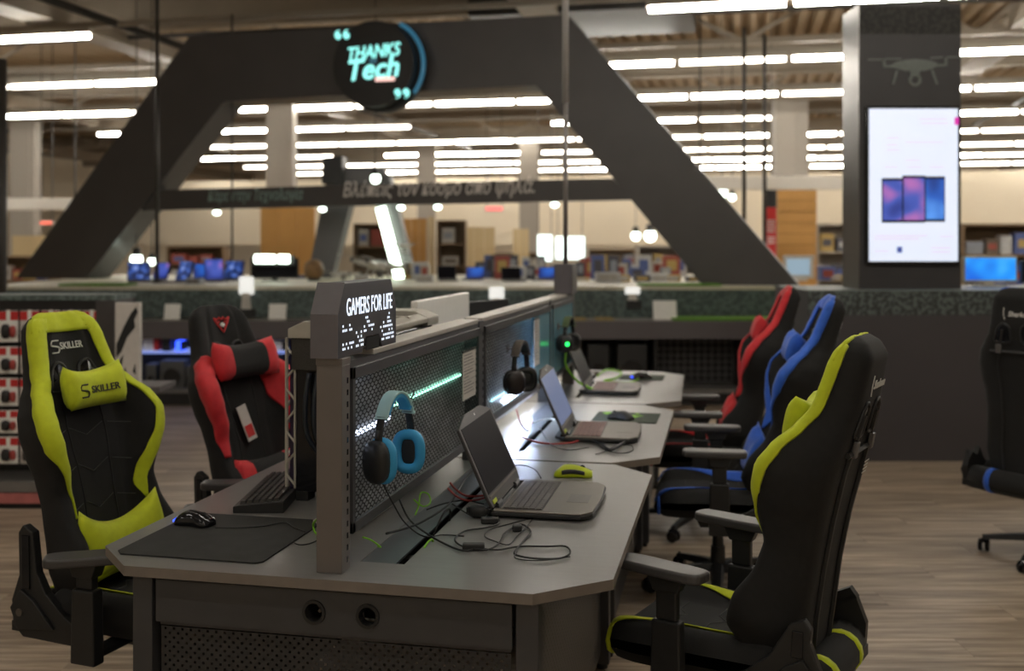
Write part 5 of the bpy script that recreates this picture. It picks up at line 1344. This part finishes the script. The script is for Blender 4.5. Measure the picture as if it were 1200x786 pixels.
shelving(195,262,288,19,'low brown shelving behind the blue laptops',2,3)
shelving(690,745,292,19,'brown shelving right of the service pole',3,3)
shelving(748,838,288,17,'wide pale shelving beside the arch right leg',4,3,wood=mat('shelf_cream',(.45,.40,.34),.6,var=.05))
shelving(414,462,262,15.5,'dark brown shelving behind the light tube',5,4)
shelving(957,1004,262,17,'pale shelving between the ochre slats and the column',6,3,wood=mat('shelf_cream',(.45,.40,.34),.6,var=.05))
shelving(-10,60,300,18,'low shelving at far left behind the arch leg',7,2)
shelving(1128,1230,262,15,'brown shelving behind the blue monitor',8,3)
shelving(560,640,296,20,'low shelving behind the pole with small goods',9,3)
# smaller things standing on the far part of the counter top
random.seed(21)
names = [('brown_dome','round brown domed speaker beside the small grey arch',(368,13.0)),]
t = cam_empty('dome_speaker', rx(368,12.3), 12.3, zb, 'round brown domed speaker beside the small grey arch', 'speaker')
MB().ball(.12,.12,.12,Matrix.Translation((0,0,.13)),16,10).build('dome', mat('dome_brown',(.25,.14,.06),.5,var=.3,scale=12), t, smooth=True); MB().cyl(.08,.07,0,.03,14).build('foot', black_pl, t)
for i,(px,y0,d,m,lab) in enumerate(((730,322,12.0,4,'amber crate on the counter by the green mat'),(752,322,12.1,1,'black crate on the counter by the green mat'),(772,321,12.0,5,'white crate on the counter by the green mat'),(788,322,12.2,4,'second amber crate, near the arch right leg'),(812,324,12.1,1,'black crate beside the arch right leg'),(498,322,12.0,5,'white card box right of the light tube'),(712,319,11.8,5,'large white box right of the pole'),(680,325,12.3,4,'amber crate behind the pole'),(352,322,13.2,6,'brown crate between monitor and dome'),(968,312,12.4,3,'blue crate left of the column'),(978,322,12.4,4,'amber basket left of the column'),(424,322,11.6,5,'pale box behind the drones'),(228,326,11.4,7,'steel coloured box among the laptops'))):
    w_ = random.uniform(.07,.10) if i != 6 else .14
    t = cam_empty('crate', rx(px,d), d, zb, lab, 'box'); h_ = rz_(y0,d)-zb
    MB().box(-w_,w_,-.08,.08,0,h_).build('carton', pm_[m], t, bevel=.006); MB().box(-w_*.7,w_*.7,-.083,-.08,h_*.25,h_*.75).build('carton_print', pm_[(m*3+1)%8], t)

random.seed(33)
for i in range(34):
    px = 566 + i*7.9 + random.uniform(-3,3) if i < 30 else 300+ i*6
    if 655 < px < 676: px += 20
    d = random.uniform(12.4, 14.3); m = random.choice((5,5,0,5,1,4,0,2,7,3)); h_ = random.uniform(.10,.30); w_ = random.uniform(.05,.11)
    if px > 800: d = 11.6; h_ = .12
    t = cam_empty('goods_box', rx(px,d), d, zb, 'small blurred product on the rear half of the counter top', 'box', 'small goods crowding the counter top')
    MB().box(-w_,w_,-.06,.06,0,h_).build('carton', pm_[m], t); MB().box(-w_*.6,w_*.6,-.063,-.06,h_*.3,h_*.8).build('carton_print', pm_[(m*5+2)%8], t)
# ---- accessory rack at the left
DR = 6.25
RF = -1; t = cam_empty('accessory_rack', 0, DR, 0, 'dark rack of red and white blister packs behind the lime chair', 'rack')
xa, xb = rx(-90,DR), rx(134,DR); zt = rz_(352,DR)
MB().box(xa,xb,.30,.36,0,zt).build('back_panel', dark_m, t)
MB().box(xb-.11,xb,0,.36,0,zt).build('end_panel', mat('rack_plum',(.05,.045,.046),.5,var=.05), t)
MB().box(xa,xb,-.0,.36,zt-.0,zt+.03).build('top_cap', teal, t)
MB().box(xa,xb-.11,.02,.30,zt-.10,zt).build('header', dark_m, t)
MB().box(xa,xb-.11,-.02,.30,.10,.16).build('bottom_shelf', mat('shelf_grey',(.17,.16,.15),.5,var=.05), t)
MB().box(xa,xb-.11,-.026,-.02,.035,.095).build('price_rail', mat('pink_rail',(.50,.16,.15),.5,var=.1,scale=20), t)
MB().box(xa,xb-.11,.0,.30,0,.10).build('plinth', dark_m, t)
pk = None; cols_ = [-60,-32,-4,24,40,56,74,92,112]
rows_ = [(362,401),(405,438),(442,476),(480,508),(511,544)]
for ri,(y0,y1) in enumerate(rows_):
    for ci,px in enumerate((-52,-25,2,27,52,76,100)):
        z1_, z0_ = rz_(y0,DR), rz_(y1,DR); h_=z1_-z0_
        if ri > 0 and px > 60: continue
        p = W(rx(px+6,DR), DR+.02, z0_)
        dx = ['red and white blister pack with dark gadget','red and white blister pack with red gadget'][ci%2]
        o = empty('blister_pack', p, YAW, 'red and white blister pack hanging on the dark rack at left', 'package', 'blister packs on the accessory rack')
        w_ = .056
        MB().box(-w_,w_,0,.004,0,h_*.96).build('card', white_paper if ci%3 else paper, o)
        MB().box(-w_-.001,w_+.001,-.002,0,h_*.66,h_*.92).build('red_header', red_ink, o)
        MB().box(-.012,.012,-.003,0,h_*.60,h_*.97).build('hang_tab', white_paper, o)
        MB().ball(.026,.018,h_*.22,Matrix.Translation((-.012,-.012,h_*.33)),10,8,.7).build('gadget', black_pl if ci%3!=1 else red_ink, o, smooth=True)
        MB().ball(.018,.014,h_*.18,Matrix.Translation((.030,-.010,h_*.32)),8,6,.7).build('gadget', mat('dull_red',(.4,.06,.05),.5,var=.1), o, smooth=True)
        MB().tube([(0,.28,h_*.98),(0,-.02,h_*.98)],.003,4).build('peg', alu, o)
# printed box standing on the rack end
t = cam_empty('poster_board', rx(149,DR-.05), DR-.05, 0, 'pale printed board with black shapes at the end of the rack', 'poster')
pz0, pz1 = rz_(452,DR), rz_(354,DR); pw=28/F*DR/2
MB().box(-pw,pw,0,.05,pz0,pz1).build('board', paper, t, bevel=.003)
MB().box(-pw-.02,pw+.12,0,.30,pz0-.03,pz0).build('shelf', fascia_m, t)
MB().box(-.02,.02,.02,.08,0,pz0-.03).build('support', fascia_m, t)
q = MB()
for pts in ([(-.06,.18),(-.02,.28),(.02,.36),(.05,.40),(.06,.37),(.04,.32),(.045,.28),(0,.22),(-.03,.14),(-.06,.10)],[(-.06,.03),(-.04,.09),(-.02,.12),(-.03,.05),(-.05,-.02)],[(.03,.02),(.045,.07),(.05,.0)],[(-.02,.02),(-.01,.05),(0,.0)]):
    q.prism([(x*1.05,pz0+.07+z) for x,z in pts],-.0012,0,'y')
q.build('printed_shape', black_ink, t)
